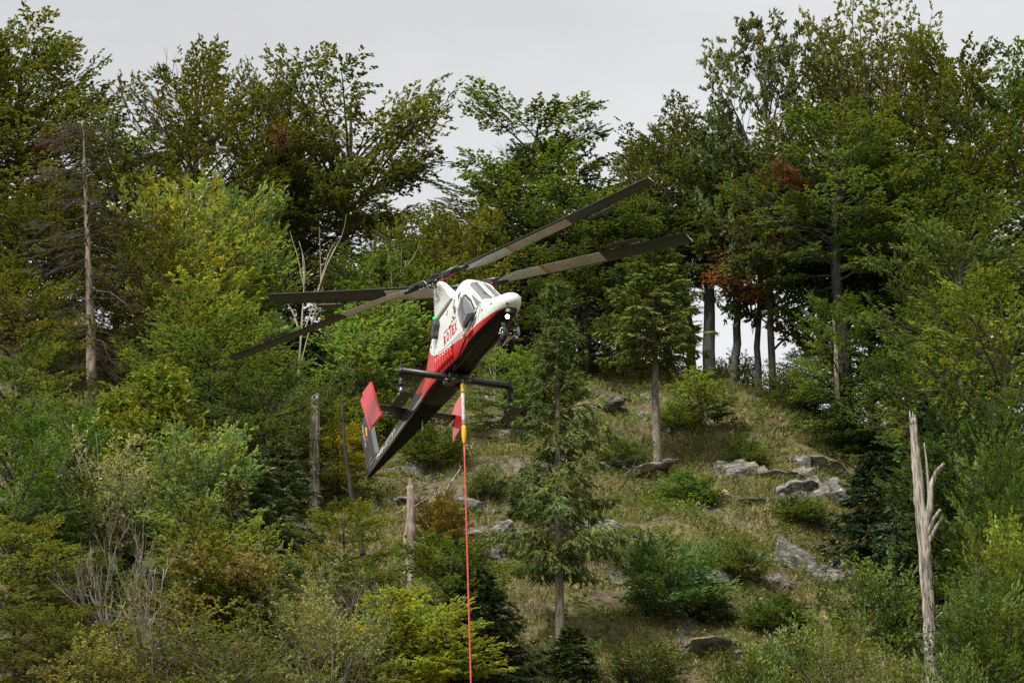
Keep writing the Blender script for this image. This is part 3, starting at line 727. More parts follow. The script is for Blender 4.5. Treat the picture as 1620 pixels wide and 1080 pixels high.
 ('bushA', 515, ('v', 690), 600, 80, (.05, .065, .022), 'bush', 'dark bush between the yew and the left broken snag', None, None),
 # ---- open slope
 ('spruce', 886, ('v', 1035), 452, 135, (.065, .085, .022), 'spruce_tree', 'tall ragged spruce with bare lower trunk in the middle of the open slope', 877, 1.0),
 ('topspruce', 1041, ('v', 752), 388, 128, (.085, .105, .026), 'spruce_tree', 'spruce with a tuft crown above a long bare pale trunk', 1032, None),
 ('bushB', 1064, ('v', 975), 850, 135, (.065, .115, .055), 'bush', 'blue-green bush, largest on the open slope right of the ragged spruce', None, None),
 ('bushA', 1165, ('v', 915), 850, 95, MG, 'bush', 'green bush left of the dark boulder', None, None),
 ('sapling', 1110, ('v', 672), 590, 105, (.10, .125, .045), 'sapling', 'pale sapling right of the bare spruce trunk', None, None),
 ('bushB', 1185, ('v', 740), 700, 55, MG, 'bush', 'small green bush above the layered rock ledges', None, None),
 ('bushB', 1075, ('v', 690), 640, 70, (.085, .115, .035), 'bush', 'low light bush just right of the bare spruce trunk', None, None),
 ('bushA', 985, ('v', 740), 690, 75, (.055, .08, .022), 'bush', 'green bush left of the foot of the bare spruce trunk', None, None),
 ('bushB', 1085, ('v', 800), 755, 90, (.075, .12, .045), 'bush', 'leafy bush at the foot of the bare spruce trunk', None, None),
 ('bushA', 770, ('v', 790), 745, 60, (.045, .06, .018), 'bush', 'dark bush right of the red rope below the yellow sleeve', None, None),
 ('bushB', 1265, ('v', 830), 790, 90, (.055, .085, .028), 'bush', 'green bush on the rock ledges', None, None),
 ('bushA', 1000, ('v', 900), 860, 70, (.055, .075, .02), 'bush', 'green bush below the grey rock right of the ragged spruce', None, None),
 ('youngspruce', 845, ('v', 830), 740, 70, DG, 'spruce_tree', 'small dark spruce left of the ragged spruce trunk', None, None),
 ('youngspruce', 905, ('v', 1080), 995, 70, (.03, .05, .016), 'spruce_tree', 'small dark spruce at the foot of the ragged spruce', None, None),
 ('bushA', 1020, ('v', 1090), 1015, 110, (.04, .05, .015), 'bush', 'dark bush at the bottom edge in the middle of the slope', None, None),
 ('bushB', 1120, ('v', 985), 930, 70, (.06, .085, .022), 'bush', 'green bush right of the largest blue-green bush', None, None),
 ('bushB', 1230, ('v', 1000), 945, 90, (.05, .08, .025), 'bush', 'green bush below the dark boulder', None, None),
 ('bushA', 1250, ('y', 111), 985, 140, (.06, .09, .03), 'bush', 'grey-green bush at the bottom, left of the white snag', None, None),
 ('bushB', 1190, ('y', 109), 1035, 110, MG, 'bush', 'low bush at the bottom edge left of the grey-green one', None, None),
 ('willowB', 1330, ('y', 109), 985, 150, (.085, .10, .022), 'shrub', 'yellow-green shrub at the bottom just left of the white snag', None, None),
 ('bushA', 1395, ('y', 123), 880, 140, (.060, .088, .022), 'bush', 'round green bush beside the middle of the white snag', None, None),
 ('bushA', 1440, ('y', 106), 1040, 130, (.065, .085, .022), 'bush', 'bush in front of the foot of the white snag', None, None),
 ('willowB', 1560, ('y', 109), 905, 140, (.035, .055, .022), 'shrub', 'dark shrub right of the white snag', None, None),
 ('mapleB', 1590, ('y', 106), 925, 160, (.065, .095, .025), 'maple_tree', 'green tree in the bottom right corner', None, None),
 ('bushA', 1525, ('y', 104), 1030, 120, (.055, .085, .022), 'bush', 'low bush at the bottom edge right of the white snag foot', None, None),
 # ---- right-hand wood
 ('layered', 1340, ('y', 156), 475, 150, (.075, .11, .03), 'young_beech', 'pale-green small beech on the ridge in front of dark trunks', None, None),
 ('layered', 1400, ('v', 745), 598, 200, (.040, .062, .020), 'young_beech', 'leaning layered dark tree at the right end of the ridge', 1375, None),
 ('layered', 1290, ('v', 668), 560, 130, DG, 'young_beech', 'dark low tree at the right shoulder of the grassy slope', None, None),
 ('darkspruce', 1400, ('v', 925), 720, 160, (.020, .038, .016), 'spruce_tree', 'dark spruce at the right side of the rock ledges', None, None),
 ('darkspruce', 1490, ('y', 130), 640, 170, (.022, .038, .016), 'spruce_tree', 'dark spruce directly behind the white snag', None, None),
 ('layered', 1610, ('y', 134), 440, 230, (.095, .12, .022), 'maple_tree', 'bright yellow-green tree at the right edge', None, None),
 ('mapleA', 1565, ('y', 125), 640, 220, (.032, .055, .016), 'maple_tree', 'dark green tree below the bright yellow-green one', None, None),
 ('mapleB', 1610, ('y', 117), 700, 170, (.06, .09, .022), 'maple_tree', 'mid-green tree at the right edge below the dark one', None, None),
 ('mapleB', 1580, ('y', 115), 800, 150, (.045, .072, .02), 'maple_tree', 'leafy dark green tree right of the middle of the white snag', None, None),
 ('mapleB', 1610, ('y', 110), 830, 130, (.10, .125, .022), 'maple_tree', 'yellowish leafy boughs at the right edge near the bottom', None, None),
 ('layered', 1480, ('y', 140), 540, 190, (.045, .07, .022), 'young_beech', 'green tree above the top of the white snag', None, None),
 # ---- bare trees
 ('baretall', 461, ('y', 144), 345, 50, DG, 'bare_tree', 'slender pale bare tree left of the airy beech', 468, None),
 ('baregrey', 175, ('y', 107), 780, 150, DG, 'bare_tree', 'grey leafless shrub with tangled stems at lower left', 190, None),
 ('baregreyB', 242, ('y', 103.5), 850, 130, DG, 'bare_tree', 'dark-stemmed bare tree right of the grey leafless shrub', None, None),
 ('baretall', 620, ('y', 156), 372, 40, DG, 'bare_tree', 'thin bent bare stem behind the left rotor blade', 624, None),
 ('barepale', 783, ('v', 650), 500, 50, DG, 'bare_tree', 'pale bare stem below the nose of the helicopter', 815, None),
 ('baretall', 650, ('v', 560), 470, 40, DG, 'bare_tree', 'thin bare stem left of the helicopter tail boom', 675, None),
 ('baregrey', 565, ('y', 107), 890, 120, DG, 'bare_tree', 'pale tangled bare twigs left of the foot of the lower broken snag', None, None),
 ('baregreyB', 700, ('v', 810), 740, 60, DG, 'bare_tree', 'small bare branching stem right of the lower broken snag', 728, None),
]
for key, u, wh, vt, w, col, name, lab, ut, yaw in T:
    place(key, u, wh, vt, w, col, name, lab, ut, 'bush' if 'bush' in name or 'shrub' in name else 'tree', yaw)

# withered russet boughs, each on the tree it belongs to
def tree_by(label):
    return next(o for o in scene.objects if o.get('label') == label)
def bough(tree_label, u, v, width, seed, col=RU):
    tr = tree_by(tree_label); bpy.context.view_layer.update()
    base = tr.matrix_world.translation
    c = at_dist(u, v, base.y - 5.5)
    w = (c - np.array([0, 0, CAM_Z])) @ CAM_R; R = width * (-w[2]) / F_PX / 2
    global rng
    keep = rng; rng = np.random.default_rng(seed); wood = Tubes(); lv = Leaves()
    foot = np.array([base.x + (c[0] - base.x) * .1, base.y, c[2] - R * .8])
    for k in range(7):
        a = rng.uniform(0, 6.28); end = c + R * np.array([cos(a) * rng.uniform(.4, 1), sin(a) * .8, rng.uniform(-.25, .3)])
        mid = (foot + end) / 2 + np.array([0, 0, R * .3]); wood.add([foot, mid, end], [.05, .03, .008], 4, cap=False)
        for j in range(26):
            q = mid + (end - mid) * rng.uniform(-.2, 1.05) + rng.normal(0, R * .16, 3) * np.array([1, 1, .35]); lv.twig(q, unit(rng.normal(0, 1, 3) * np.array([1, 1, .3])), unit(UP + rng.normal(0, .3, 3)), rng.uniform(.2, .8), .5)
    wm = wood.mesh('withered_bough'); wm.materials.append(m_twigbrown); lm = lv.build('withered_leaves', 7, .18, .10, 1.0, .6, .3, .3, .4); lm.materials.append(m_leaf)
    rng = keep
    inv = tr.matrix_world.inverted(); wm.transform(inv); lm.transform(inv)
    b_ = link(bpy.data.objects.new('withered_bough', wm), tr); b_['label'] = 'withered russet bough'
    l_ = link(bpy.data.objects.new('withered_leaves', lm), b_); l_.color = (*col, 1)
bough('slender pale-barked beech beneath the russet withered branches', 1150, 425, 90, 1)
bough('slender pale-barked beech beneath the russet withered branches', 1200, 445, 70, 2)
bough('slender pale-barked beech beneath the russet withered branches', 1215, 385, 110, 3)
bough('thick straight grey beech trunk on the ridge with a dark crown', 1180, 350, 90, 4, (.15, .055, .028))
bough('tall dense beech in the top corner at the left edge, highest tree on the left', 70, 278, 70, 5, (.19, .06, .03))
bough('tall dense beech in the top corner at the left edge, highest tree on the left', 85, 215, 32, 6, (.19, .06, .03))
bough('narrow beech with upright bare twig tips left of the airy beech', 458, 215, 50, 7, (.16, .075, .045))
bough('airy beech with open see-through branches left of the pale sky gap', 525, 425, 40, 8, (.12, .03, .02))
bough('orange-tipped maple left of the bottom, beside the grey bare tree', 335, 865, 170, 11, (.20, .145, .055))
bough('orange-tipped maple left of the bottom, beside the grey bare tree', 420, 880, 90, 12, (.20, .16, .06))
bough('orange-tipped maple left of the bottom, beside the grey bare tree', 260, 945, 110, 13, (.20, .145, .055))
bough('mid-green beech directly in front of the tallest domed tree', 1215, 265, 55, 9, (.15, .055, .03))
bough('layered dark beech right of the mid-green one, under the broad top-right beech', 1465, 565, 45, 10, (.12, .045, .025))

# ------------------------------------------------------------------ snags
def snag(label, name, pts, radii, limbs, mat, y, seed, sides=14):
    """dead trunk through surveyed points at distance y; limbs = [(points with a depth offset, radii)]"""
    global rng
    keep = rng; rng = np.random.default_rng(seed)
    P = [at_dist(u, v, y) for u, v in pts]; base = P[-1].copy()
    o = empty(name, base); tag(o, label, 'dead tree')
    def dense(P, R, k=7):
        P = np.array(P); R = np.array(R); s = np.linspace(0, len(P) - 1, (len(P) - 1) * k + 1); i = np.arange(len(P))
        return np.stack([np.interp(s, i, P[:, j]) for j in range(3)], 1), np.interp(s, i, R)
    p, r = dense(P, radii)
    p = p + np.stack([fbm(np.arange(len(p)) * .33, np.zeros(len(p)) + seed, 3) - .5, fbm(np.arange(len(p)) * .33, np.zeros(len(p)) + seed + 9, 3) - .5, np.zeros(len(p))], 1) * .10 * min(1.0, max(radii) / .25)
    t = Tubes(); t.add(p - base, r * (1 + .12 * (fbm(np.arange(len(p)) * .5, np.zeros(len(p)) + seed + 3, 3) - .5)), sides, rough=.10)
    # splintered top: thin upright shards at the break
    for k in range(9):
        a = rng.uniform(0, 6.28); q = p[0] - base + np.array([cos(a), sin(a), 0]) * radii[0] * .72
        t.add([q - np.array([0, 0, .3]), q + np.array([0, 0, .08]), q + np.array([.03 * cos(a), .03 * sin(a), rng.uniform(.02, .4)])], [radii[0] * .4, radii[0] * .22, .006], 4)
    me = t.mesh('trunk'); me.materials.append(mat); link(bpy.data.objects.new('trunk', me), o)
    for pl, rl in limbs:
        t = Tubes(); q, rr = dense([at_dist(u, v, y + dy) for u, v, dy in pl], rl, 4); t.add(q - base, rr, 8, rough=.08)
        me = t.mesh('limb'); me.materials.append(mat); link(bpy.data.objects.new('limb', me), o)
    rng = keep
    return o
h3 = hit(1474, 1046); y3 = 114.0
snag('tall bleached broken snag with three stub limbs on the right', 'dead_snag', [(1445, 662), (1449, 720), (1455, 790), (1460, 840), (1465, 900), (1470, 970), (1474, 1050), (1480, 1130)],
     [.16, .215, .25, .28, .29, .285, .29, .34],
     [([(1462, 845, 0), (1471, 800, -.15), (1472, 770, -.2), (1482, 745, -.3), (1494, 732, -.4)], [.20, .15, .13, .10, .06]),
      ([(1471, 800, -.15), (1468, 760, -.1), (1466, 730, 0), (1462, 700, .1)], [.08, .06, .05, .03]),
      ([(1466, 850, 0), (1478, 820, -.3), (1488, 805, -.5)], [.13, .10, .07]),
      ([(1468, 860, 0), (1480, 835, -.2), (1492, 815, -.3)], [.12, .09, .06]),
      ([(1474, 985, 0), (1490, 968, -.4), (1510, 975, -.7), (1530, 985, -.9)], [.04, .03, .02, .01])], m_snag, y3, 31)
h1 = hit(497, 800); y1 = h1[1] if h1 is not None else 128
snag('short pale broken snag with peeling bark, the left of two below the rotor', 'dead_snag', [(499, 628), (498, 660), (498, 720), (497, 790), (496, 830)], [.20, .25, .28, .28, .30],
     [([(498, 650, 0), (484, 641, -.3), (472, 648, -.5)], [.07, .05, .03]), ([(498, 690, 0), (483, 680, .2), (470, 672, .3)], [.04, .03, .02])], m_snag, y1 - 1.5, 32)
h2 = hit(651, 960); y2 = h2[1] if h2 is not None else 122
snag('brown knotty broken snag below the helicopter tail', 'dead_snag', [(649, 768), (651, 810), (648, 850), (649, 900), (650, 950), (651, 990)], [.16, .23, .28, .24, .27, .3],
     [([(649, 848, 0), (640, 846, -.3)], [.12, .07]), ([(651, 805, 0), (665, 795, -.2), (678, 786, -.3)], [.06, .04, .02]), ([(649, 900, 0), (638, 907, -.3), (630, 912, -.4)], [.10, .06, .04]),
      ([(652, 860, 0), (670, 850, .3), (690, 842, .4)], [.05, .035, .02])], m_snagbrown, y2 - 1, 33)
snag('dark leaning broken stem behind the yellowing beech boughs', 'dead_snag', [(541, 640), (545, 700), (556, 780), (566, 830), (575, 880)], [.05, .08, .12, .14, .16], [([(556, 780, 0), (540, 770, .2)], [.05, .03])], m_barkdark, 121.0, 34, 8)
snag('thin grey fallen pole leaning on the slope beside the red rope', 'dead_snag', [(728, 742), (712, 765), (697, 795), (690, 815)], [.03, .05, .06, .07], [], m_snag, (hit(690, 815)[1] - .3) if hit(690, 815) is not None else 130, 35, 7)
snag('pale stub stem among the leaves of the pale-green small beech', 'dead_snag', [(1320, 508), (1323, 560), (1326, 640)], [.10, .15, .18], [], m_snagbrown, 155.0, 36, 9)
snag('slanting pale broken stem left of the bright yellow-green tree', 'dead_snag', [(1500, 555), (1508, 575), (1516, 595), (1530, 640)], [.09, .12, .13, .14], [], m_snagbrown, 140.0, 37, 9)
snag('dark tilted stick leaning beside the foot of the bare spruce trunk', 'dead_snag', [(1018, 690), (1008, 725), (990, 760), (982, 772)], [.04, .05, .06, .07], [], m_barkdark, (hit(984, 772)[1] - .2), 38, 7)

# ------------------------------------------------------------------ rocks
m_rock, nt, b = new_mat('limestone')
L = nt.links.new
tc = N(nt, 'ShaderNodeTexCoord'); geo = N(nt, 'ShaderNodeNewGeometry'); sp = N(nt, 'ShaderNodeSeparateXYZ'); L(geo.outputs['Normal'], sp.inputs[0])
mp = N(nt, 'ShaderNodeMapping'); mp.inputs['Scale'].default_value = (1, 1, 2.6); mp.inputs['Rotation'].default_value = (0, .25, 0); L(geo.outputs['Position'], mp.inputs['Vector'])
r1 = ramp(noise(1.6, 11, .7, mp.outputs['Vector'], .8), [(.32, (.03, .029, .03)), (.44, (.09, .087, .082)), (.55, (.20, .185, .165)), (.66, (.48, .44, .37))])
r2 = ramp(noise(.55, 3, .5, geo.outputs['Position']), [(.56, (0, 0, 0)), (.66, (1, 1, 1))])
cream = N(nt, 'ShaderNodeRGB'); cream.outputs[0].default_value = (.48, .37, .24, 1)
mos = N(nt, 'ShaderNodeRGB'); mos.outputs[0].default_value = (.05, .05, .024, 1)
c_ = mixc(math_('MULTIPLY', r2, .45), r1, cream.outputs[0])
mf = math_('MULTIPLY', ramp(sp.outputs['Z'], [(.55, (0, 0, 0)), (.9, (1, 1, 1))]), ramp(noise(2.4, 6, .6, geo.outputs['Position']), [(.45, (0, 0, 0)), (.6, (1, 1, 1))]))
L(mixc(mf, c_, mos.outputs[0]), b.inputs['Base Color'])
b.inputs['Roughness'].default_value = .92
bp = N(nt, 'ShaderNodeBump'); bp.inputs['Strength'].default_value = 1.0; bp.inputs['Distance'].default_value = .12; L(noise(5, 10, .7, mp.outputs['Vector'], .5), bp.inputs['Height']); L(bp.outputs['Normal'], b.inputs['Normal'])

_ico = bmesh.new(); bmesh.ops.create_icosphere(_ico, subdivisions=5, radius=1.0)
ICO_V = np.array([v.co[:] for v in _ico.verts]); ICO_F = np.array([[v.index for v in f.verts] for f in _ico.faces]); _ico.free()
def rock_mesh(seed, sx, sy, sz):
    r = np.random.default_rng(seed); V = ICO_V.copy()
    for k in range(15):
        n = r.normal(0, 1, 3) * np.array([1, 1, .8]); n /= np.linalg.norm(n); d = r.uniform(.45, .85)
        V -= n * np.clip(V @ n - d, 0, None)[:, None]
    V = V * np.array([sx, sy, sz]) / .75
    o = r.uniform(0, 99)
    lay = np.floor((V[:, 2] + .25 * V[:, 0] + fbm(V[:, 0] * 1.3 + o, V[:, 1] * 1.3, 3) * .5) / .28)
    V[:, :2] *= (1 + .22 * (vnoise(lay + o, lay * 0 + 3.3, seed) - .5))[:, None] 
    f3 = fbm(V[:, 0] * 1.8 + o + V[:, 2], V[:, 1] * 1.8 + V[:, 2] * 1.3, 4, seed) - .5
    V += V / (np.linalg.norm(V, axis=1)[:, None] + 1e-6) * (f3 * .75 * min(sx, sy, sz, 1.0))[:, None]
    return mesh_np('rock', V, [ICO_F], False)
ROCKS = [rock_mesh(500 + i, *s) for i, s in enumerate([(1.5, 1.0, .7), (1.0, .9, .8), (2.0, 1.0, .5), (.8, .8, .6), (1.3, 1.1, .45), (.6, .5, .5)])]
for me in ROCKS: me.materials.append(m_rock)
OUT = [(1205, 752, 150, 40, 'broad layered grey ledge, the upper of the rock steps right of the slope'), (1312, 748, 120, 45, 'dark rock step at the right end of the upper ledge'),
       (1195, 798, 150, 42, 'long layered ledge with a cream broken front edge'), (1305, 790, 130, 50, 'dark weathered rock step right of the cream-fronted ledge'),
       (1232, 893, 80, 55, 'dark rounded boulder with pale cracks under an overhang'), (1312, 908, 120, 38, 'low dark ledge right of the rounded boulder'),
       (1112, 915, 80, 36, 'pale shaly rock left of the rounded boulder'), (970, 848, 100, 44, 'grey shattered outcrop right of the ragged spruce'),
       (768, 850, 66, 50, 'pale fractured rock right of the red rope'), (800, 872, 70, 40, 'pale slabs between the rope rock and the ragged spruce'),
       (863, 892, 30, 50, 'small upright pale rock beside the bare spruce trunk'), (630, 745, 130, 40, 'grey crag behind the helicopter tail tip'),
       (610, 800, 90, 40, 'crumbling grey rock left of the lower broken snag'), (690, 800, 80, 34, 'low grey rock right of the lower broken snag top'),
       (820, 1018, 40, 26, 'small stone outcrop near the bottom, left of the ragged spruce foot'), (962, 1018, 40, 22, 'small pale stones near the bottom, right of the ragged spruce foot'),
       (1140, 1042, 90, 26, 'earthy rock near the bottom edge, right half'), (1212, 926, 70, 24, 'cream rock foot under the rounded boulder'),
       (1265, 735, 60, 24, 'thin rock lip above the upper ledge'), (90, 590, 100, 40, 'grey scree face behind the dead spruce'), (800, 700, 60, 22, 'flat stones below the right landing gear'),
       (1000, 748, 110, 18, 'band of loose pale stones under the bare earth bank'), (940, 640, 50, 18, 'pale stone in the bare earth bank')]
for i, (u, v, w, h, lab) in enumerate(OUT):
    p = hit(u, v)
    if p is None: continue
    wz = (p - np.array([0, 0, CAM_Z])) @ CAM_R; mpp = -wz[2] / F_PX
    W, Hh = w * mpp, h * mpp
    o = empty('rock_outcrop', p); tag(o, lab, 'rock')
    r = np.random.default_rng(900 + i); n = int(np.clip(round(W / 1.1), 2, 6))
    for k in range(n):
        me = ROCKS[int(r.integers(0, 6))]
        ww = W / n * r.uniform(1.1, 1.9); x = (k + .5) / n * W - W / 2; yy = r.uniform(.1, .9)
        hh = Hh * r.uniform(.6, .95)
        q = link(bpy.data.objects.new('rock', me), o)
        bx = max(abs(c[0]) for c in me.bounds_box) if hasattr(me, 'bounds_box') else 1.3
        dims = np.array([1.5, 1.0, .7]) if False else None
        q.location = (x, yy, gz(p[0] + x, p[1] + yy) - p[2] + hh * r.uniform(-.8, -.4))
        q.rotation_euler = (r.uniform(-.2, .2), r.uniform(-.25, .25), r.uniform(0, 6.28) if r.random() < .4 else r.uniform(-.4, .4))
        co = q.dimensions if False else None
        q.scale = (ww / 1.5, ww / 1.5 * r.uniform(.8, 1.2), hh / .8)

# ------------------------------------------------------------------ grass and low growth on the ground (nobody could count it)
m_grass, nt, b = new_mat('grass_blades')
L = nt.links.new
at = N(nt, 'ShaderNodeAttribute'); at.attribute_name = 'tint'; at2 = N(nt, 'ShaderNodeAttribute'); at2.attribute_name = 'age'
gcol = ramp(at.outputs['Fac'], [(0, (.09, .10, .024)), (.5, (.23, .215, .06)), (1, (.35, .31, .11))])
scol = ramp(at.outputs['Fac'], [(0, (.2, .145, .07)), (.5, (.42, .33, .175)), (1, (.5, .42, .25))])
fa = ramp(at2.outputs['Fac'], [(.35, (0, 0, 0)), (.75, (1, 1, 1))])
col = mixc(fa, gcol, scol)
L(col, b.inputs['Base Color']); b.inputs['Roughness'].default_value = .7; b.inputs['Specular IOR Level'].default_value = .2
t_ = N(nt, 'ShaderNodeBsdfTranslucent'); L(col, t_.inputs['Color']); ms = N(nt, 'ShaderNodeMixShader'); ms.inputs[0].default_value = .25
L(b.outputs[0], ms.inputs[1]); L(t_.outputs[0], ms.inputs[2]); L(ms.outputs[0], nt.nodes['Material Output'].inputs['Surface'])

def blades(name, X, Y_, per, Lmin, Lmax, W, lean, mat, age_off=0.0, rad=.22):
    Zc = ground(X, Y_)
    ctr = np.stack([X, Y_, Zc - .03], 1)
    n = len(X); m = n * per
    C = np.repeat(ctr, per, 0)
    big = np.repeat(.55 + .9 * fbm(X / 2.5, Y_ / 2.5, 3, 77), per)
    a = rng.uniform(0, 6.28, m); r = rad * np.sqrt(rng.random(m))
    base = C + np.stack([np.cos(a) * r, np.sin(a) * r, np.zeros(m)], 1)
    base[:, 2] = ground(base[:, 0], base[:, 1]) - .03
    a2 = a + rng.normal(0, .6, m); ln = rng.uniform(.1, lean, m)
    ax = np.stack([np.cos(a2) * ln, np.sin(a2) * ln - .12, np.ones(m)], 1); ax /= np.linalg.norm(ax, axis=1)[:, None]
    ll = rng.uniform(Lmin, Lmax, m) * big
    th = rng.uniform(0, 6.28, m); wv = np.stack([np.cos(th), np.sin(th), np.zeros(m)], 1) * (W * .5 * rng.uniform(.6, 1.4, m))[:, None]
    mid = base + ax * (ll * .55)[:, None]
    tip = base + ax * ll[:, None] + np.stack([np.cos(a2), np.sin(a2), -np.ones(m) * .5], 1) * (ll * rng.uniform(.05, .4, m))[:, None]
    V = np.stack([base - wv * .6, mid + wv, tip, mid - wv], 1).reshape(-1, 3)
    tint = np.clip(np.repeat(rng.uniform(.1, .9, n), per) + rng.normal(0, .18, m), 0, 1)
    age = np.clip(np.repeat(fbm(X / 4.0, Y_ / 4.0, 4, 55) * 1.7 - .50 + rng.normal(0, .16, n), per) + rng.normal(0, .12, m) + age_off, 0, 1)
    me = mesh_np(name, V, [np.arange(m * 4).reshape(m, 4)], False, {'tint': tint, 'age': age})
    return obj_mesh(name, me, mat)
Ng = 27000
Xg = rng.uniform(-17, 30, Ng); Yg = rng.uniform(112, 171, Ng)
keep_ = (fbm(Xg / 3.2, Yg / 3.2, 4, 31) > .37) & (rng.random(Ng) < .95)
# the earth bank under the trees at the top left of the clearing stays bare
bank = hit(990, 640)
if bank is not None: keep_ &= (((Xg - bank[0]) / 4.2) ** 2 + ((Yg - bank[1]) / 5.5) ** 2 > 1) | (rng.random(Ng) < .15)
o = blades('grass', Xg[keep_], Yg[keep_], 10, .22, .62, .045, .7, m_grass); tag(o, kind='stuff')

def cover(name, n, x0, x1, y0, y1, seedn, thr, mat, col, L_=.15, W_=.095, per=20, h=(.15, .5), rad=.5):
    X = rng.uniform(x0, x1, n); Y_ = rng.uniform(y0, y1, n)
    k = fbm(X / 3.0, Y_ / 3.0, 4, seedn) > thr; X, Y_ = X[k], Y_[k]
    lv = Leaves(); Zc = ground(X, Y_)
    for i in range(len(X)):
        R = rad * rng.uniform(.5, 1.3); ct = rng.uniform(.1, .8)
        for j in range(5):
            a = rng.uniform(0, 6.28); q = np.array([X[i] + cos(a) * R * rng.random(), Y_[i] + sin(a) * R * rng.random(), Zc[i] + rng.uniform(*h)])
            lv.twig(q, unit(np.array([cos(a), sin(a), .4])), unit(UP + rng.normal(0, .4, 3)), ct, .35)
    me = lv.build(name, per // 5, L_, W_, 1.1, .6, .1, .55); o = obj_mesh(name, me, mat); o.color = (*[q * 1.9 for q in col], 1); tag(o, kind='stuff'); return o
cover('undergrowth', 8500, -18, 31, 112, 170, 61, .50, m_leaf, (.070, .092, .026))
cover('undergrowth', 3800, -45, 48, 100, 168, 62, .42, m_leaf, (.035, .050, .018), .18, .11)
cover('undergrowth', 2600, -17, 30, 112, 168, 63, .53, m_leaf, (.085, .125, .055), .17, .10)
# ================================================================== HELICOPTER (body axes: x forward, y to port, z up, metres)
HELI_R = np.array([[0.36352588, 0.93125974, -0.02458111],
                   [0.4210433, -0.14070615, 0.89606044],
                   [0.8310063, -0.33609087, -0.443251]])
HELI_T = np.array([-1.65766819, -1.11350397, -77.93080461])
hm = Matrix.Identity(4)
for i in range(3):
    for j in range(3): hm[i][j] = HELI_R[i][j]
    hm[i][3] = HELI_T[i]
heli = empty('helicopter')
heli.matrix_world = CAM_M @ hm
tag(heli, 'white, red and black intermeshing-rotor helicopter hovering nose-up in front of the wooded slope', 'helicopter')

RED = (0.60, 0.018, 0.018); WHITE = (0.74, 0.74, 0.725); BLACK = (0.009, 0.009, 0.010)
m_white = plain('white_paint', WHITE, 0.32, 0, 0.035, 3.0, 0.3)
m_red = plain('red_paint', RED, 0.28, 0, 0.06, 4.0, 0.5)
m_black = plain('black_paint', BLACK, 0.38, 0, 0.2, 5.0, 0.1)
m_under = plain('matt_black_underside', (0.006, 0.006, 0.0065), 0.75, 0, 0.2, 5.0)
m_under.node_tree.nodes['Principled BSDF'].inputs['Specular IOR Level'].default_value = .12
m_bmetal = plain('black_metal', (0.010, 0.010, 0.011), 0.42, 0.0, 0.2, 12.0)
m_grey = plain('grey_metal', (0.28, 0.29, 0.30), 0.38, 0.85, 0.15, 14.0)
m_dgrey = plain('dark_grey_panel', (0.045, 0.047, 0.05), 0.5, 0, 0.2, 9.0)
m_seam = plain('panel_seam', (0.10, 0.10, 0.10), 0.7)
m_blade = plain('blade_grey', (0.52, 0.52, 0.50), 0.5, 0, 0.1, 2.0)
m_bladetan = plain('blade_tan', (0.42, 0.35, 0.30), 0.5, 0, 0.12, 2.0)
m_bladedark = plain('blade_dark', (0.022, 0.023, 0.023), 0.45, 0, 0.15, 2.0)
m_orange = plain('orange_mark', (0.42, 0.2, 0.08), 0.5)
m_rubber = plain('tyre_rubber', (0.012, 0.012, 0.013), 0.8)
m_letter = plain('grey_lettering', (0.80, 0.78, 0.73), 0.6)
m_lettersilver = plain('silver_lettering', (0.5, 0.5, 0.48), 0.5)
m_blackprint = plain('black_print', (0.02, 0.02, 0.022), 0.6)
m_redprint = plain('red_print', (0.45, 0.01, 0.02), 0.5)
m_yellow = plain('yellow_sleeve', (0.75, 0.42, 0.015), 0.6, 0, 0.15, 8)
m_rope = plain('red_rope', (0.62, 0.07, 0.06), 0.7, 0, 0.15, 20)
m_whiterope = plain('white_rope', (0.66, 0.65, 0.62), 0.75, 0, 0.2, 20)
m_blue = plain('blue_fitting', (0.02, 0.16, 0.6), 0.4)

def lamp_mat(name, col, strength):
    m, nt, b = new_mat(name)
    b.inputs['Base Color'].default_value = (*col, 1)
    b.inputs['Emission Color'].default_value = (*col, 1)
    b.inputs['Emission Strength'].default_value = strength
    return m
m_light = lamp_mat('lit_lamp', (1.0, 0.97, 0.93), 6.0)
m_green = lamp_mat('green_nav_lamp', (0.0, 0.5, 0.10), 0.8)

m_glass, nt, b = new_mat('tinted_sky_glass')
b.inputs['Base Color'].default_value = (0.19, 0.192, 0.20, 1)  # pale grey body colour stands in for sky reflected in the panes
b.inputs['Roughness'].default_value = 0.04
b.inputs['IOR'].default_value = 1.6
tr = N(nt, 'ShaderNodeBsdfTransparent'); tr.inputs['Color'].default_value = (0.75, 0.78, 0.8, 1)
mx = N(nt, 'ShaderNodeMixShader'); mx.inputs[0].default_value = 0.72
nt.links.new(tr.outputs[0], mx.inputs[1]); nt.links.new(b.outputs[0], mx.inputs[2])
nt.links.new(mx.outputs[0], nt.nodes['Material Output'].inputs['Surface'])

# livery: white above, a red band, black belly; the borders are flat print given as z over x
def curve_ramp(nt, sock, pts, x0, x1, z1):
    mr = N(nt, 'ShaderNodeMapRange')
    mr.inputs['From Min'].default_value = x0; mr.inputs['From Max'].default_value = x1
    nt.links.new(sock, mr.inputs['Value'])
    r = N(nt, 'ShaderNodeValToRGB'); el = r.color_ramp.elements
    pts = sorted(pts)
    while len(el) < len(pts): el.new(0.5)
    for i, (x, z) in enumerate(pts):
        g = z / z1
        el[i].position = (x - x0) / (x1 - x0); el[i].color = (g, g, g, 1)
    nt.links.new(mr.outputs['Result'], r.inputs['Fac'])
    mu = N(nt, 'ShaderNodeMath', operation='MULTIPLY'); mu.inputs[1].default_value = z1
    nt.links.new(r.outputs['Color'], mu.inputs[0])
    return mu.outputs[0]

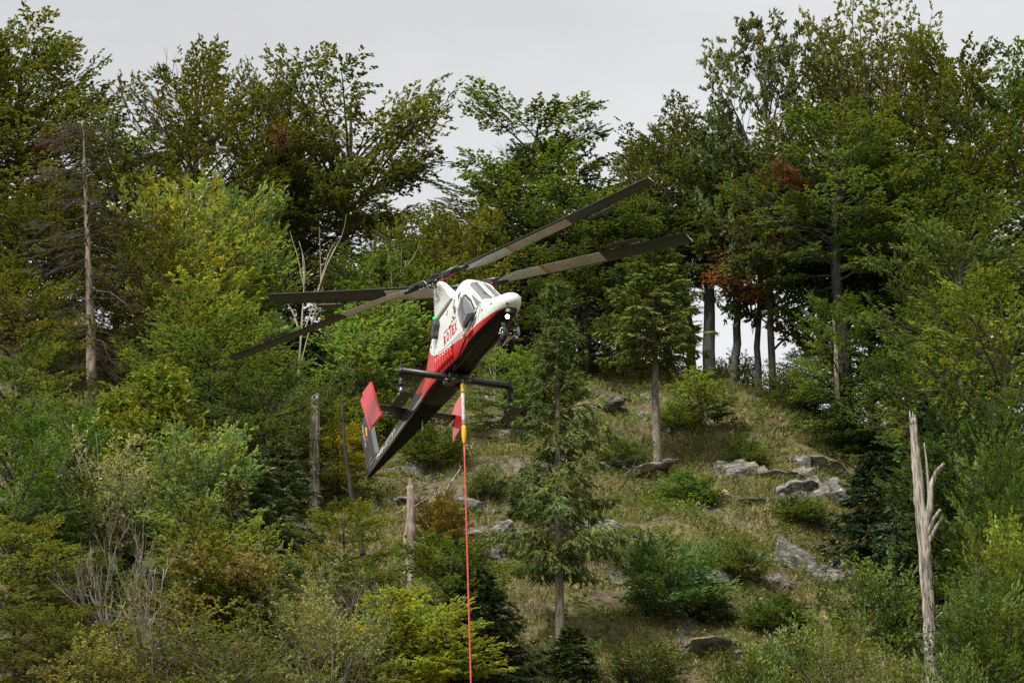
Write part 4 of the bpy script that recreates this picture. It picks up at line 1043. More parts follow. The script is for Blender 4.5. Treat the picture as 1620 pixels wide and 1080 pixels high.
m_livery, nt, b = new_mat('livery_paint')
tc = N(nt, 'ShaderNodeTexCoord'); sp = N(nt, 'ShaderNodeSeparateXYZ')
nt.links.new(tc.outputs['Object'], sp.inputs[0])
top = curve_ramp(nt, sp.outputs['X'], [(-1.9, 2.6), (-1.32, 1.78), (-1.15, 1.45), (-0.9, 1.16), (-0.59, 0.96), (-0.2, 0.82), (0.23, 0.71), (1.36, 0.56),
                                        (2.0, 0.41), (2.25, 0.35), (2.45, 0.36), (2.9, 0.36), (3.4, 0.30), (4.3, 0.19), (4.6, 0.14), (4.9, 0.0)], -2, 5, 3.0)
bot = curve_ramp(nt, sp.outputs['X'], [(-2, 0.16), (2.0, 0.16), (3.0, 0.16), (4.2, 0.16), (4.55, 0.14), (4.72, 0.0), (5, 0.0)], -2, 5, 3.0)
def gt(a, bb):
    m = N(nt, 'ShaderNodeMath', operation='GREATER_THAN'); nt.links.new(a, m.inputs[0]); nt.links.new(bb, m.inputs[1]); return m.outputs[0]
mpg = N(nt, 'ShaderNodeMapping'); mpg.inputs['Scale'].default_value = (.35, 1, 1.6); nt.links.new(tc.outputs['Object'], mpg.inputs['Vector'])
nz = N(nt, 'ShaderNodeTexNoise'); nz.inputs['Scale'].default_value = 5; nz.inputs['Detail'].default_value = 8; nz.inputs['Roughness'].default_value = .65
nt.links.new(mpg.outputs['Vector'], nz.inputs['Vector'])
mr = N(nt, 'ShaderNodeMapRange'); mr.inputs['From Min'].default_value = 0.3; mr.inputs['From Max'].default_value = 0.7
mr.inputs['To Min'].default_value = 0.78; mr.inputs['To Max'].default_value = 1.03
nt.links.new(nz.outputs['Fac'], mr.inputs['Value'])
m1 = N(nt, 'ShaderNodeMix', data_type='RGBA'); m1.inputs[6].default_value = (*BLACK, 1); m1.inputs[7].default_value = (*RED, 1)
nt.links.new(gt(sp.outputs['Z'], bot), m1.inputs[0])
m2 = N(nt, 'ShaderNodeMix', data_type='RGBA'); m2.inputs[7].default_value = (*WHITE, 1)
nt.links.new(m1.outputs[2], m2.inputs[6]); nt.links.new(gt(sp.outputs['Z'], top), m2.inputs[0])
sc_ = N(nt, 'ShaderNodeVectorMath', operation='SCALE')
nt.links.new(m2.outputs[2], sc_.inputs[0]); nt.links.new(mr.outputs['Result'], sc_.inputs['Scale'])
nt.links.new(sc_.outputs['Vector'], b.inputs['Base Color'])
b.inputs['Roughness'].default_value = 0.35
mc = N(nt, 'ShaderNodeMath', operation='MULTIPLY_ADD'); mc.inputs[1].default_value = .42; mc.inputs[2].default_value = .08
nt.links.new(gt(sp.outputs['Z'], bot), mc.inputs[0]); nt.links.new(mc.outputs[0], b.inputs['Specular IOR Level'])

m_boom, nt, b = new_mat('boom_paint')
tc = N(nt, 'ShaderNodeTexCoord'); sp = N(nt, 'ShaderNodeSeparateXYZ')
nt.links.new(tc.outputs['Object'], sp.inputs[0])
# red tongue running back along the boom, ending in a rounded tip
tx = curve_ramp(nt, sp.outputs['X'], [(-3.5, 3.0), (-3.12, 2.9), (-3.10, 1.05), (-3.02, 0.88), (-2.8, 0.70), (-2.5, 0.58), (-2.2, 0.50), (-1.7, 0.36), (-1.0, 0.25), (-0.5, 0.2)], -4, 0, 3.0)
g1 = gt(sp.outputs['Z'], tx)
m1 = N(nt, 'ShaderNodeMix', data_type='RGBA'); m1.inputs[6].default_value = (0.007, 0.007, 0.0075, 1); m1.inputs[7].default_value = (*RED, 1)
nt.links.new(g1, m1.inputs[0]); nt.links.new(m1.outputs[2], b.inputs['Base Color'])
b.inputs['Roughness'].default_value = 0.3; b.inputs['Specular IOR Level'].default_value = .3; b.inputs['Coat Roughness'].default_value = 0.06; b.inputs['Coat Weight'].default_value = .8

# ---- loft along x
def ring(x, zb, zt, ht, hb, n, M=44):
    zc, hz = (zb + zt) / 2, (zt - zb) / 2
    out = []
    for k in range(M):
        t = 2 * pi * (k + 0.5) / M
        c, s = cos(t), sin(t)
        yy = math.copysign(abs(c) ** (2 / n), c); zz = math.copysign(abs(s) ** (2 / n), s)
        h = hb + (ht - hb) * (zz + 1) / 2
        out.append((x, yy * h, zc + zz * hz))
    return out

def interp(st, x):
    xs = [s[0] for s in st]
    return [x] + [float(np.interp(x, xs[::-1], [s[i] for s in st][::-1])) for i in range(1, len(st[0]))]

def loft(st, dx, M=44, caps=True):
    xs = []
    for a, c in zip(st[:-1], st[1:]):
        k = max(1, int(math.ceil((a[0] - c[0]) / dx)))
        xs += [a[0] + (c[0] - a[0]) * i / k for i in range(k)]
    xs.append(st[-1][0])
    bm = bmesh.new(); rows = []
    for x in xs:
        rows.append([bm.verts.new(p) for p in ring(*interp(st, x), M=M)])
    for r0, r1 in zip(rows[:-1], rows[1:]):
        for k in range(M): bm.faces.new((r0[k], r0[(k + 1) % M], r1[(k + 1) % M], r1[k]))
    if caps:
        bm.faces.new(rows[0]); bm.faces.new(rows[-1][::-1])
    return bm

HULL = [(4.87, .30, .37, .035, .035, 2.0), (4.85, .24, .44, .10, .10, 2.0), (4.80, .19, .51, .17, .17, 2.1), (4.72, .15, .56, .225, .22, 2.2),
        (4.55, .11, .63, .29, .28, 2.4), (4.2, .08, .72, .37, .35, 2.6), (3.8, .06, .80, .42, .38, 2.8), (3.4, .05, .91, .45, .41, 3.0),
        (3.1, .05, 1.23, .455, .43, 4.2), (2.75, .05, 1.56, .46, .45, 5.0), (2.4, .05, 1.89, .46, .47, 5.0), (2.1, .05, 2.17, .455, .48, 4.8),
        (1.9, .05, 2.34, .45, .48, 4.2), (1.65, .05, 2.49, .44, .49, 3.6), (1.4, .05, 2.59, .43, .49, 3.3), (1.2, .05, 2.62, .43, .49, 3.2), (.95, .05, 2.57, .43, .49, 3.3), (.6, .04, 2.42, .43, .49, 3.8), (.3, .02, 2.32, .43, .49, 4.2),
        (-.2, .0, 2.28, .43, .49, 4.6), (-.55, .0, 2.2, .43, .49, 4.6), (-.9, .0, 1.99, .42, .49, 4.6), (-1.3, .0, 1.72, .36, .47, 4.8), (-1.7, .01, 1.42, .27, .44, 5),
        (-1.95, .02, 1.25, .18, .42, 5.5)]
BOOM = [(-1.8, .04, 1.24, .17, .42, 6), (-3.0, .05, 1.05, .14, .36, 6), (-4.5, .07, .87, .10, .27, 6), (-6.0, .10, .72, .07, .19, 6), (-7.3, .13, .61, .045, .12, 6), (-8.05, .15, .54, .05, .075, 4.6)]

hull_bm = loft(HULL, 0.045, 96)
hull_bvh = BVHTree.FromBMesh(hull_bm)

WIN_SIDE = [(2.13, 1.68), (1.80, 1.72), (1.56, 1.52), (1.72, 1.15), (2.06, .66), (2.24, .55), (2.72, .62), (2.92, .74), (2.55, 1.30)]
WIN_TRI = [(2.34, 1.66), (2.98, .83), (3.30, .86), (2.75, 1.36)]
WIN_LOW = [(2.95, .60), (2.25, .47), (2.38, .36), (2.85, .45)]
def in_poly(p, poly):
    x, z = p; c = False
    for (x1, z1), (x2, z2) in zip(poly, poly[1:] + poly[:1]):
        if (z1 > z) != (z2 > z) and x < (x2 - x1) * (z - z1) / (z2 - z1) + x1: c = not c
    return c
# windscreen outline in (y, s): s runs up the sloping face from its base
WS_O = Vector((3.34, 0, .94)); WS_U = Vector((-1.26, 0, 1.24)).normalized(); WS_N = Vector((WS_U.z, 0, -WS_U.x))
WS_POLY = [(-.40, .04), (-.405, .9), (-.395, 1.45), (-.33, 1.66), (-.18, 1.74), (-.03, 1.76), (-.03, .02)]
WS_POLY2 = [(-a, s) for a, s in WS_POLY][::-1]

def grown(poly, g):
    cx = sum(p[0] for p in poly) / len(poly); cy = sum(p[1] for p in poly) / len(poly)
    return [(a + (a - cx) / math.hypot(a - cx, c - cy) * g, c + (c - cy) / math.hypot(a - cx, c - cy) * g) for a, c in poly]
WSD, WSD2 = WS_POLY, WS_POLY2; WIN_SIDE_D, WIN_TRI_D, WIN_LOW_D = grown(WIN_SIDE, .02), grown(WIN_TRI, .02), grown(WIN_LOW, .02)
dead = []
for f in hull_bm.faces:
    c = f.calc_center_median()
    if abs(c.y) > 0.3 and (in_poly((c.x, c.z), WIN_SIDE_D) or in_poly((c.x, c.z), WIN_TRI_D) or in_poly((c.x, c.z), WIN_LOW_D)) and abs(f.normal.y) > 0.5:
        dead.append(f); continue
    s = (c - WS_O).dot(WS_U)
    if f.normal.dot(WS_N) > 0.25 and (in_poly((c.y, s), WSD) or in_poly((c.y, s), WSD2)):
        dead.append(f)
bmesh.ops.delete(hull_bm, geom=dead, context='FACES')
fus = obj_bm('fuselage', hull_bm, m_livery, heli, smooth=True)

def conform(poly, frame, off, thick, mat, name, parent, cuts=3, bulge=0.0, fill=True):
    """panel whose outline is given in a 2D frame (origin, e1, e2, n) and which is laid on the hull"""
    o, e1, e2, n = frame
    bm = bmesh.new()
    vs = [bm.verts.new((a, c, 0)) for a, c in poly]
    bm.faces.new(vs)
    bmesh.ops.triangulate(bm, faces=bm.faces[:])
    for _ in range(cuts):
        bmesh.ops.subdivide_edges(bm, edges=[e for e in bm.edges if e.calc_length() > 0.07], cuts=1, use_grid_fill=True)
        bmesh.ops.triangulate(bm, faces=bm.faces[:])
    ca = sum(p[0] for p in poly) / len(poly); cb = sum(p[1] for p in poly) / len(poly)
    rad = max(math.hypot(p[0] - ca, p[1] - cb) for p in poly)
    for v in bm.verts:
        base = o + e1 * v.co.x + e2 * v.co.y
        h = hull_bvh.ray_cast(base + n * 2.0, -n)
        p = h[0] if h[0] is not None else base
        bl = bulge * max(0.0, 1 - (math.hypot(v.co.x - ca, v.co.y - cb) / rad) ** 2)
        v.co = p + n * (off + bl)
    if thick:
        r = bmesh.ops.extrude_face_region(bm, geom=bm.faces[:])
        for v in [g for g in r['geom'] if isinstance(g, bmesh.types.BMVert)]: v.co -= n * thick
    return obj_bm(name, bm, mat, parent, smooth=True)

def strip(pts, frame, width, off, mat, name, parent, close=False):
    """a raised line (seam, frame or edge) following the hull"""
    o, e1, e2, n = frame
    P = [Vector((a, c)) for a, c in pts]
    if close: P.append(P[0])
    dense = []
    for a, c in zip(P[:-1], P[1:]):
        k = max(1, int((c - a).length / 0.08)); dense += [a + (c - a) * i / k for i in range(k)]
    dense.append(P[-1])
    path = []
    for q in dense:
        base = o + e1 * q.x + e2 * q.y
        h = hull_bvh.ray_cast(base + n * 2.0, -n)
        path.append(tuple((h[0] if h[0] is not None else base) + n * off))
    t = Tubes(); t.add(path, width / 2, 6)
    return obj_mesh(name, t.mesh(name), mat, parent)

X, Y, Z = Vector((1, 0, 0)), Vector((0, 1, 0)), Vector((0, 0, 1))
ZERO = Vector((0, 0, 0))
SIDE_S = (ZERO, X, Z, -Y); SIDE_P = (ZERO, X, Z, Y)
FR_WS = (WS_O, Y, WS_U, WS_N)

# glazing, frames and doors
for fr, sgn in ((SIDE_S, -1), (SIDE_P, 1)):
    w = conform(WIN_SIDE, fr, 0.012, 0.0, m_glass, 'bubble_window', heli, 3, bulge=0.10)
    strip(WIN_SIDE, fr, 0.05, 0.006, m_bmetal, 'window_frame', w, True)
    strip([(1.98, 1.66), (2.18, 1.16), (2.34, .92)], fr, 0.035, 0.10, m_bmetal, 'window_bar', w)
    conform([(2.02, .78), (2.14, .60), (2.26, .56), (2.7, .63), (2.88, .75), (2.5, .88)], fr, 0.05, 0.02, m_blackprint, 'lower_bubble', w, 3, bulge=0.05)
    w = conform(WIN_TRI, fr, 0.006, 0.0, m_glass, 'quarter_window', heli, 3)
    strip(WIN_TRI, fr, 0.035, 0.004, m_white, 'window_frame', w, True)
    w = conform(WIN_LOW, fr, 0.006, 0.0, m_glass, 'footwell_window', heli, 3)
    strip(WIN_LOW, fr, 0.03, 0.004, m_dgrey, 'window_frame', w, True)
    strip([(2.98, .80), (2.35, .50), (1.9, .44)], fr, 0.05, 0.02, m_white, 'door_rail', heli)
    strip([(2.30, 1.78), (3.0, .82)], fr, 0.07, 0.012, m_white, 'door_post', heli)
    d = strip([(1.46, 1.55), (1.62, 1.12), (1.98, .58), (2.16, .46)], fr, 0.03, 0.004, m_seam, 'door_seam', heli)
    conform([(2.20, .40), (2.40, .34), (2.62, .38), (2.62, .27), (2.20, .25)], fr, 0.05, 0.06, m_red, 'boarding_step', heli, 2)
    strip([(2.2, .34), (1.0, .16), (.5, .14)], fr, 0.03, 0.012, m_bmetal, 'step_rail', heli)
    # small dark roof windows behind the door
    for pl in ([(1.42, 2.02), (1.66, 2.06), (1.52, 1.78)], [(1.06, 2.03), (1.16, 2.03), (1.12, 1.85)], [(1.02, 1.82), (1.14, 1.84), (1.32, 1.52), (1.18, 1.58)]):
        conform(pl, fr, 0.005, 0.01, m_dgrey, 'roof_window', heli, 2)
    for pl in ([(.95, 2.14), (-.66, 2.03)], [(.96, 1.98), (1.25, 1.62)], [(1.95, .62), (.2, .80), (-.25, .90)], [(2.0, .52), (.9, .66)],
               [(-.75, 1.95), (-.55, 1.0)], [(3.35, .86), (3.02, .45)]):
        strip(pl, fr, 0.022, -0.002, m_seam, 'panel_line', heli)
    for pt in ((3.35, .60), (3.95, .52), (-.95, 1.62), (-.42, 1.18), (-.9, 1.4)):
        conform([(pt[0] - .05, pt[1] - .02), (pt[0] + .04, pt[1] - .03), (pt[0] + .05, pt[1] + .03), (pt[0] - .03, pt[1] + .03)], fr, 0.006, 0.01, m_seam, 'latch', heli, 1)
    # engine bay grille: a red plate of upright louvres
    for k in range(7):
        x0 = -.42 + k * .2
        zt = .84 - .17 * max(0, (x0 + .4)) if x0 < .6 else .62
        conform([(x0, .26), (x0 + .11, .26), (x0 + .11, zt - .06), (x0, zt - .03)], fr, 0.06, 0.05, m_red, 'louvre', fus, 2)
    strip([(1.1, .56), (.15, .66), (-.4, .88)], fr, 0.03, 0.03, m_dgrey, 'grille_seam', heli)

for pl in (WS_POLY, WS_POLY2):
    w = conform(pl, FR_WS, 0.008, 0.0, m_glass, 'windscreen', heli, 5)
    strip(pl, FR_WS, 0.09, -0.004, m_white, 'windscreen_frame', w, True)
strip([(0, -.02), (0, 1.76)], FR_WS, 0.06, 0.008, m_dgrey, 'centre_post', heli)
strip([(-.02, .12), (-.22, .62)], FR_WS, 0.016, 0.03, m_bmetal, 'wiper', heli)

# cockpit lining and pilot (seen dimly through the glass)
def box(bm, c, s, rot=None):
    r = bmesh.ops.create_cube(bm, size=1.0)
    m = Matrix.Translation(c) @ (rot if rot else Matrix.Identity(4)) @ Matrix.Diagonal((*s, 1))
    bmesh.ops.transform(bm, matrix=m, verts=r['verts'])
    return r['verts']
def bevel(bm, w, seg=2):
    bmesh.ops.bevel(bm, geom=bm.edges[:], offset=w, segments=seg, affect='EDGES', profile=0.7)
bm = bmesh.new(); box(bm, (1.28, 0, 1.15), (.04, .74, 1.7)); box(bm, (2.2, 0, .18), (1.9, .66, .04)); bevel(bm, .01, 1)
obj_bm('cockpit_lining', bm, m_dgrey, heli)
bm = bmesh.new(); box(bm, (2.95, 0, .66), (.34, .62, .36)); bevel(bm, .05); obj_bm('instrument_panel', bm, m_blackprint, heli)
bm = bmesh.new(); box(bm, (1.75, 0, .55), (.5, .46, .14)); box(bm, (1.50, 0, .98), (.12, .46, .8), Matrix.Rotation(RAD(-10), 4, 'Y')); bevel(bm, .03); obj_bm('pilot_seat', bm, m_bmetal, heli)

def skin_body(name, joints, edges, mat, levels=1):
    """one continuous body grown over a skeleton: joints = [(pos, radius)], first is the root"""
    me = bpy.data.meshes.new(name)
    me.from_pydata([j[0] for j in joints], edges, [])
    o = bpy.data.objects.new(name, me); scene.collection.objects.link(o)
    md = o.modifiers.new('skin', 'SKIN')
    sv = me.skin_vertices[0].data
    for i, j in enumerate(joints):
        r = j[1]; sv[i].radius = r if isinstance(r, tuple) else (r, r)
        sv[i].use_root = i == 0
    md.use_smooth_shade = True
    s = o.modifiers.new('sub', 'SUBSURF'); s.levels = levels; s.render_levels = levels
    dg = bpy.context.evaluated_depsgraph_get()
    me2 = bpy.data.meshes.new_from_object(o.evaluated_get(dg))
    bpy.data.objects.remove(o)
    me2.materials.clear(); me2.materials.append(mat)
    me2.name = name
    return me2

m_cloth = plain('dark_red_overall', (0.16, 0.02, 0.02), 0.85)
m_skin = plain('skin', (0.45, 0.27, 0.19), 0.6)
m_helmet = plain('cream_helmet', (0.62, 0.56, 0.44), 0.3)
pilot = empty('person')
pilot.matrix_world = heli.matrix_world @ Matrix.Translation((1.74, 0, .62))
tag(pilot, 'pilot in a cream helmet seated behind the side window of the helicopter', 'person')
J = [((0, 0, .08), (.15, .17)), ((-.02, 0, .28), (.12, .16)), ((-.03, 0, .46), (.11, .19)), ((-.02, 0, .57), .06), ((0, 0, .66), .07), ((.02, 0, .76), .085),
     ((-.02, .20, .50), .065), ((.10, .28, .28), .05), ((.36, .22, .24), .042), ((-.02, -.20, .50), .065), ((.10, -.28, .28), .05), ((.36, -.16, .24), .042),
     ((.10, .10, .06), .09), ((.48, .14, .10), .075), ((.62, .14, -.26), .055), ((.72, .14, -.34), .04), ((.10, -.10, .06), .09), ((.48, -.14, .10), .075), ((.62, -.14, -.26), .055), ((.72, -.14, -.34), .04)]
E_ = [(0, 1), (1, 2), (2, 3), (3, 4), (4, 5), (2, 6), (6, 7), (7, 8), (2, 9), (9, 10), (10, 11), (0, 12), (12, 13), (13, 14), (14, 15), (0, 16), (16, 17), (17, 18), (18, 19)]
body = link(bpy.data.objects.new('body', skin_body('body', J, E_, m_cloth)), pilot)
bm = bmesh.new(); bmesh.ops.create_uvsphere(bm, u_segments=16, v_segments=10, radius=.1)
bmesh.ops.scale(bm, vec=(1.0, .82, 1.15), verts=bm.verts); bmesh.ops.translate(bm, vec=(.04, 0, .75), verts=bm.verts)
box(bm, (.145, 0, .73), (.03, .025, .04)); obj_bm('face', bm, m_skin, pilot, True)
bm = bmesh.new(); bmesh.ops.create_uvsphere(bm, u_segments=20, v_segments=14, radius=.145)
for v in bm.verts:
    if v.co.z < -.05: v.co.z = -.05 + (v.co.z + .05) * .5
    if v.co.x > .06 and v.co.z < .02: v.co.x = .06
bmesh.ops.translate(bm, vec=(.015, 0, .80), verts=bm.verts); obj_bm('helmet', bm, m_helmet, pilot, True)
for s in (-1, 1):
    t = Tubes(); t.add([(.36, (.22 if s > 0 else -.16), .24), (.41, (.21 if s > 0 else -.15), .235), (.45, (.2 if s > 0 else -.14), .22)], [.032, .045, .03], 8); obj_mesh('glove', t.mesh('glove'), m_blackprint, pilot)

# rotor pylons and rotors
ZH = 3.12
A125 = RAD(12.5)
def poly_prism(bm, lo, hi):
    a = [bm.verts.new(p) for p in lo]; c = [bm.verts.new(p) for p in hi]; n = len(lo)
    bm.faces.new(a[::-1]); bm.faces.new(c)
    for i in range(n): bm.faces.new((a[i], a[(i + 1) % n], c[(i + 1) % n], c[i]))

def make_blade(name, hub, d, up, lead, rootlen, length, dark_from, tan_from, parent, mirror):
    """airfoil section swept along d"""
    d = d.normalized(); lead = (lead - d * lead.dot(d)).normalized(); nrm = d.cross(lead)
    if nrm.dot(up) < 0: nrm = -nrm
    prof = [(.14, 0), (.125, .022), (.06, .036), (-.06, .03), (-.2, .016), (-.40, .002), (-.40, -.002), (-.2, -.010), (-.06, -.016), (.06, -.02), (.125, -.014)]
    bm = bmesh.new(); rows = []; rs = list(np.linspace(rootlen, length, 44))
    for r in rs:
        tw = RAD(10 - 9 * (r / length)); sag = 0.02 * r + 0.0018 * r * r - .02
        k = min(1.0, .45 + (r - rootlen) * .8); 
        if r > length - .08: k *= .8
        row = []
        for a, h in prof:
            a2 = a * k * 1.05; h2 = h * (1.5 if r < 1.6 else 1.0)
            row.append(bm.verts.new(hub + d * r + lead * (a2 * cos(tw) - h2 * sin(tw)) + nrm * (a2 * sin(tw) + h2 * cos(tw) + sag)))
        rows.append(row)
    n = len(prof)
    for i in range(len(rows) - 1):
        rm = (rs[i] + rs[i + 1]) / 2
        for k in range(n):
            f = bm.faces.new((rows[i][k], rows[i][(k + 1) % n], rows[i + 1][(k + 1) % n], rows[i + 1][k]))
            le = k in (0, 1, 9, 10)
            f.material_index = 3 if rm > length - .07 else 1 if (rm > dark_from or le) else 2 if rm > tan_from else 0
            if abs(rm - tan_from) < .04 and not le: f.material_index = 4
    bm.faces.new(rows[0]); bm.faces.new(rows[-1][::-1])
    o = obj_bm(name, bm, [m_blade, m_bladedark, m_bladetan, m_redprint, m_orange], parent, True)
    # servo flap carried behind the trailing edge
    bm = bmesh.new(); r0, r1 = length * .68, length * .80
    lo = [];
    for r in (r0, r1):
        c = hub + d * r + nrm * (0.02 * r + 0.0018 * r * r - .05)
        lo.append([c - lead * .50 + nrm * .008, c - lead * .68 - nrm * .004, c - lead * .68 - nrm * .010, c - lead * .50 - nrm * .016])
    poly_prism(bm, lo[0], lo[1])
    for r in (r0 + .1, r1 - .1):
        c = hub + d * r + nrm * (0.02 * r + 0.0018 * r * r - .05)
        poly_prism(bm, [c - lead * .36 + d * .02, c - lead * .54 + d * .02, c - lead * .54 - d * .02, c - lead * .36 - d * .02],
                   [q - nrm * .02 for q in (c - lead * .36 + d * .02, c - lead * .54 + d * .02, c - lead * .54 - d * .02, c - lead * .36 - d * .02)])
    obj_bm('servo_flap', bm, m_bladedark, o)
    return o

for sgn in (-1, 1):
    # canted fairing
    bm = bmesh.new()
    def P(x, y, z): return Vector((x, sgn * y, z))
    rings = [[P(.92, .14, 2.2), P(.95, .28, 2.2), P(.86, .45, 2.2), P(-.48, .47, 2.12), P(-.56, .3, 2.12), P(-.48, .14, 2.12)],
             [P(.78, .30, 2.52), P(.80, .42, 2.52), P(.70, .54, 2.52), P(-.32, .55, 2.5), P(-.42, .42, 2.5), P(-.34, .28, 2.5)],
             [P(.60, .47, 2.82), P(.61, .56, 2.82), P(.54, .66, 2.82), P(-.06, .66, 2.82), P(-.14, .56, 2.82), P(-.08, .46, 2.82)],
             [P(.48, .54, 2.93), P(.48, .60, 2.93), P(.42, .68, 2.93), P(.06, .68, 2.93), P(.0, .60, 2.93), P(.05, .53, 2.93)]]
    rows = [[bm.verts.new(p) for p in r] for r in rings]
    for a, c in zip(rows[:-1], rows[1:]):
        for i in range(6): bm.faces.new((a[i], a[(i + 1) % 6], c[(i + 1) % 6], c[i]))
    bm.faces.new(rows[0][::-1]); bm.faces.new(rows[-1])
    bmesh.ops.recalc_face_normals(bm, faces=bm.faces)
    bevel(bm, .025, 2)
    pyl = obj_bm('rotor_pylon', bm, m_white, heli, False)
    # printed dotted pattern on the outer face
    bm = bmesh.new()
    for k in range(46):
        xx = random.uniform(.02, .48); zz = random.uniform(2.60, 2.80)
        if random.random() < .35: xx, zz = random.uniform(-.1, .42), random.uniform(2.48, 2.64)
        yy = .545 + (zz - 2.5) * .36 + .012
        s = .022
        q = [P(xx + s * cos(a), yy + s * .35 * sin(a), zz + s * sin(a)) for a in (0, 2.1, 4.2)] if k % 2 else [P(xx - s * .4, yy - .004, zz - s), P(xx + s * .4, yy - .004, zz - s * .7), P(xx + s * .3, yy + .006, zz + s), P(xx - s * .3, yy + .006, zz + s)]
        poly_prism(bm, q, [p + Vector((0, sgn * .004, 0)) for p in q])
    obj_bm('printed_marks', bm, m_seam, pyl)
    for z in (2.28, 2.62):
        t = Tubes(); t.add([P(-.50, .40, z + .16), P(-.62, .42, z + .14), P(-.62, .42, z - .02), P(-.52, .42, z - .04)], .022, 6); obj_mesh('grab_handle', t.mesh('grab_handle'), m_white, pyl)
    ax = Vector((0, sgn * sin(A125), cos(A125)))
    hub = P(.22, .66, ZH)
    rot = empty('rotor'); rot.parent = heli; rot.name = 'rotor_head'
    t = Tubes(); t.add([hub - ax * .28, hub - ax * .1, hub + ax * .1], [.10, .085, .07], 12)
    mast = obj_mesh('mast', t.mesh('mast'), m_grey, rot)
    az = (RAD(40), RAD(40)) if sgn < 0 else (RAD(36.5), RAD(45))
    e1 = Vector((1, 0, 0)); e2 = Vector((0, cos(A125), -sgn * sin(A125)))
    bm = bmesh.new()
    dd = e1 * cos(az[0]) + e2 * sin(az[0]); cr = ax.cross(dd)
    M3 = Matrix((dd, cr, ax)).transposed().to_4x4()
    box(bm, hub, (.62, .17, .12), Matrix.Identity(4) @ M3); box(bm, hub + ax * .10, (.28, .22, .10), M3); box(bm, hub - ax * .12, (.2, .3, .05), M3)
    for s2 in (-1, 1):
        box(bm, hub + dd * s2 * .46, (.34, .12, .15), M3); box(bm, hub + dd * s2 * .66 + ax * .02, (.16, .2, .07), M3)
    bevel(bm, .015, 1)
    obj_bm('hub', bm, m_bmetal, rot)
    t = Tubes()
    for s2 in (-1, 1):
        for s3 in (-1, 1):
            t.add([hub + dd * s2 * .2 + cr * s3 * .17 - ax * .22, hub + dd * s2 * .34 + cr * s3 * .16 + ax * .04, hub + dd * s2 * .85 + cr * s3 * .12 + ax * .07], .02, 6)
    obj_mesh('pitch_link', t.mesh('pitch_link'), m_grey, rot)
    t = Tubes()
    for k in range(7):
        q = hub + dd * (.12 + .09 * k) - ax * (.13 - .012 * k) + cr * random.uniform(-.03, .03)
        t.add([q - cr * .05, q + cr * .05 + ax * .02], .034, 6)
    obj_mesh('blade_damper', t.mesh('blade_damper'), m_red, rot)
    t = Tubes()
    for k in range(5):
        q = hub - dd * (.12 + .11 * k) - ax * .13
        t.add([q - cr * .06, q + cr * .06], .028, 6)
    obj_mesh('droop_stop', t.mesh('droop_stop'), m_bladetan, rot)
    for s2, a in ((1, az[0]), (-1, az[1])):
        d = (e1 * cos(a) + e2 * sin(a)) * s2
        lead = d.cross(ax) if sgn < 0 else ax.cross(d)
        t = Tubes(); t.add([hub + d * .5, hub + d * .8, hub + d * 1.12], [.075, .085, .07], 8); obj_mesh('blade_grip', t.mesh('blade_grip'), m_bmetal, rot)
        make_blade('blade', hub, d, ax, lead, .95, 7.35, 4.55 if s2 > 0 else 3.2, 2.55 if s2 > 0 else 9.0, rot, sgn)
    # engine exhaust / side intake
    bm = bmesh.new()
    pr = [(-.30, 2.02), (-.16, 1.98), (-.10, 1.78), (-.20, 1.62), (-.22, 1.44), (-.40, 1.42), (-.46, 1.60), (-.36, 1.76), (-.36, 1.9)]
    poly_prism(bm, [P(x, .44, z) for x, z in pr], [P(x, .62, z) for x, z in pr]); bevel(bm, .015, 1)
    obj_bm('exhaust_duct', bm, m_dgrey, heli)
bm = bmesh.new(); bmesh.ops.create_uvsphere(bm, u_segments=10, v_segments=8, radius=.045); bmesh.ops.translate(bm, vec=(-.30, -.56, 2.07), verts=bm.verts); obj_bm('navigation_lamp', bm, m_green, heli, True)
t = Tubes(); t.add([(.72, 0, 2.34), (.45, 0, 2.75), (.22, 0, 3.05)], [.016, .012, .008], 6); obj_mesh('aerial', t.mesh('aerial'), m_white, heli)
bm = bmesh.new(); box(bm, (.2, 0, 2.45), (1.0, .5, .42)); bevel(bm, .06); obj_bm('transmission_cover', bm, m_dgrey, heli)

# boom, stabiliser, end plates, fin
bm = loft(BOOM, .25, 32)
bm.faces.ensure_lookup_table(); bmesh.ops.recalc_face_normals(bm, faces=bm.faces)
for f in bm.faces: f.material_index = 1 if f.normal.z < -.55 else 0
boom = obj_bm('tail_boom', bm, [m_boom, m_under], heli, True)
m2_ = fus.data
def text_mesh(body, size, bold=0.0):
    cu = bpy.data.curves.new('txt', 'FONT'); cu.body = body; cu.size = size; cu.offset = bold; cu.resolution_u = 3
    o = bpy.data.objects.new('txt', cu); scene.collection.objects.link(o)
    dg = bpy.context.evaluated_depsgraph_get()
    me = bpy.data.meshes.new_from_object(o.evaluated_get(dg))
    bpy.data.objects.remove(o); bpy.data.curves.remove(cu)
    return me
def lay_text(name, body, size, fit, place, mat, parent, bold=0.0):
    """fit = (width, height); place(u, v) -> point in body axes"""
    me = text_mesh(body, size, bold)
    co = np.array([v.co[:] for v in me.vertices]); lo, hi = co.min(0), co.max(0)
    bm = bmesh.new(); bm.from_mesh(me)
    for v in bm.verts:
        v.co = place((v.co.x - lo[0]) / (hi[0] - lo[0]) * fit[0], (v.co.y - lo[1]) / (hi[1] - lo[1]) * fit[1])
    return obj_bm(name, bm, mat, parent)
def on_side(x0, z0, dx, dz, lean, off=.006):
    def f(u, v):
        p = Vector((x0 + u * dx + v * lean, 0, z0 + u * dz + v))
        h = hull_bvh.ray_cast(Vector((p.x, -2, p.z)), Y)
        return (h[0] if h[0] is not None else p) - Y * off
    return f
lay_text('lettering', 'R', .4, (.20, .34), on_side(.30, .87, 1, -.0, -.16), m_redprint, heli, .016)
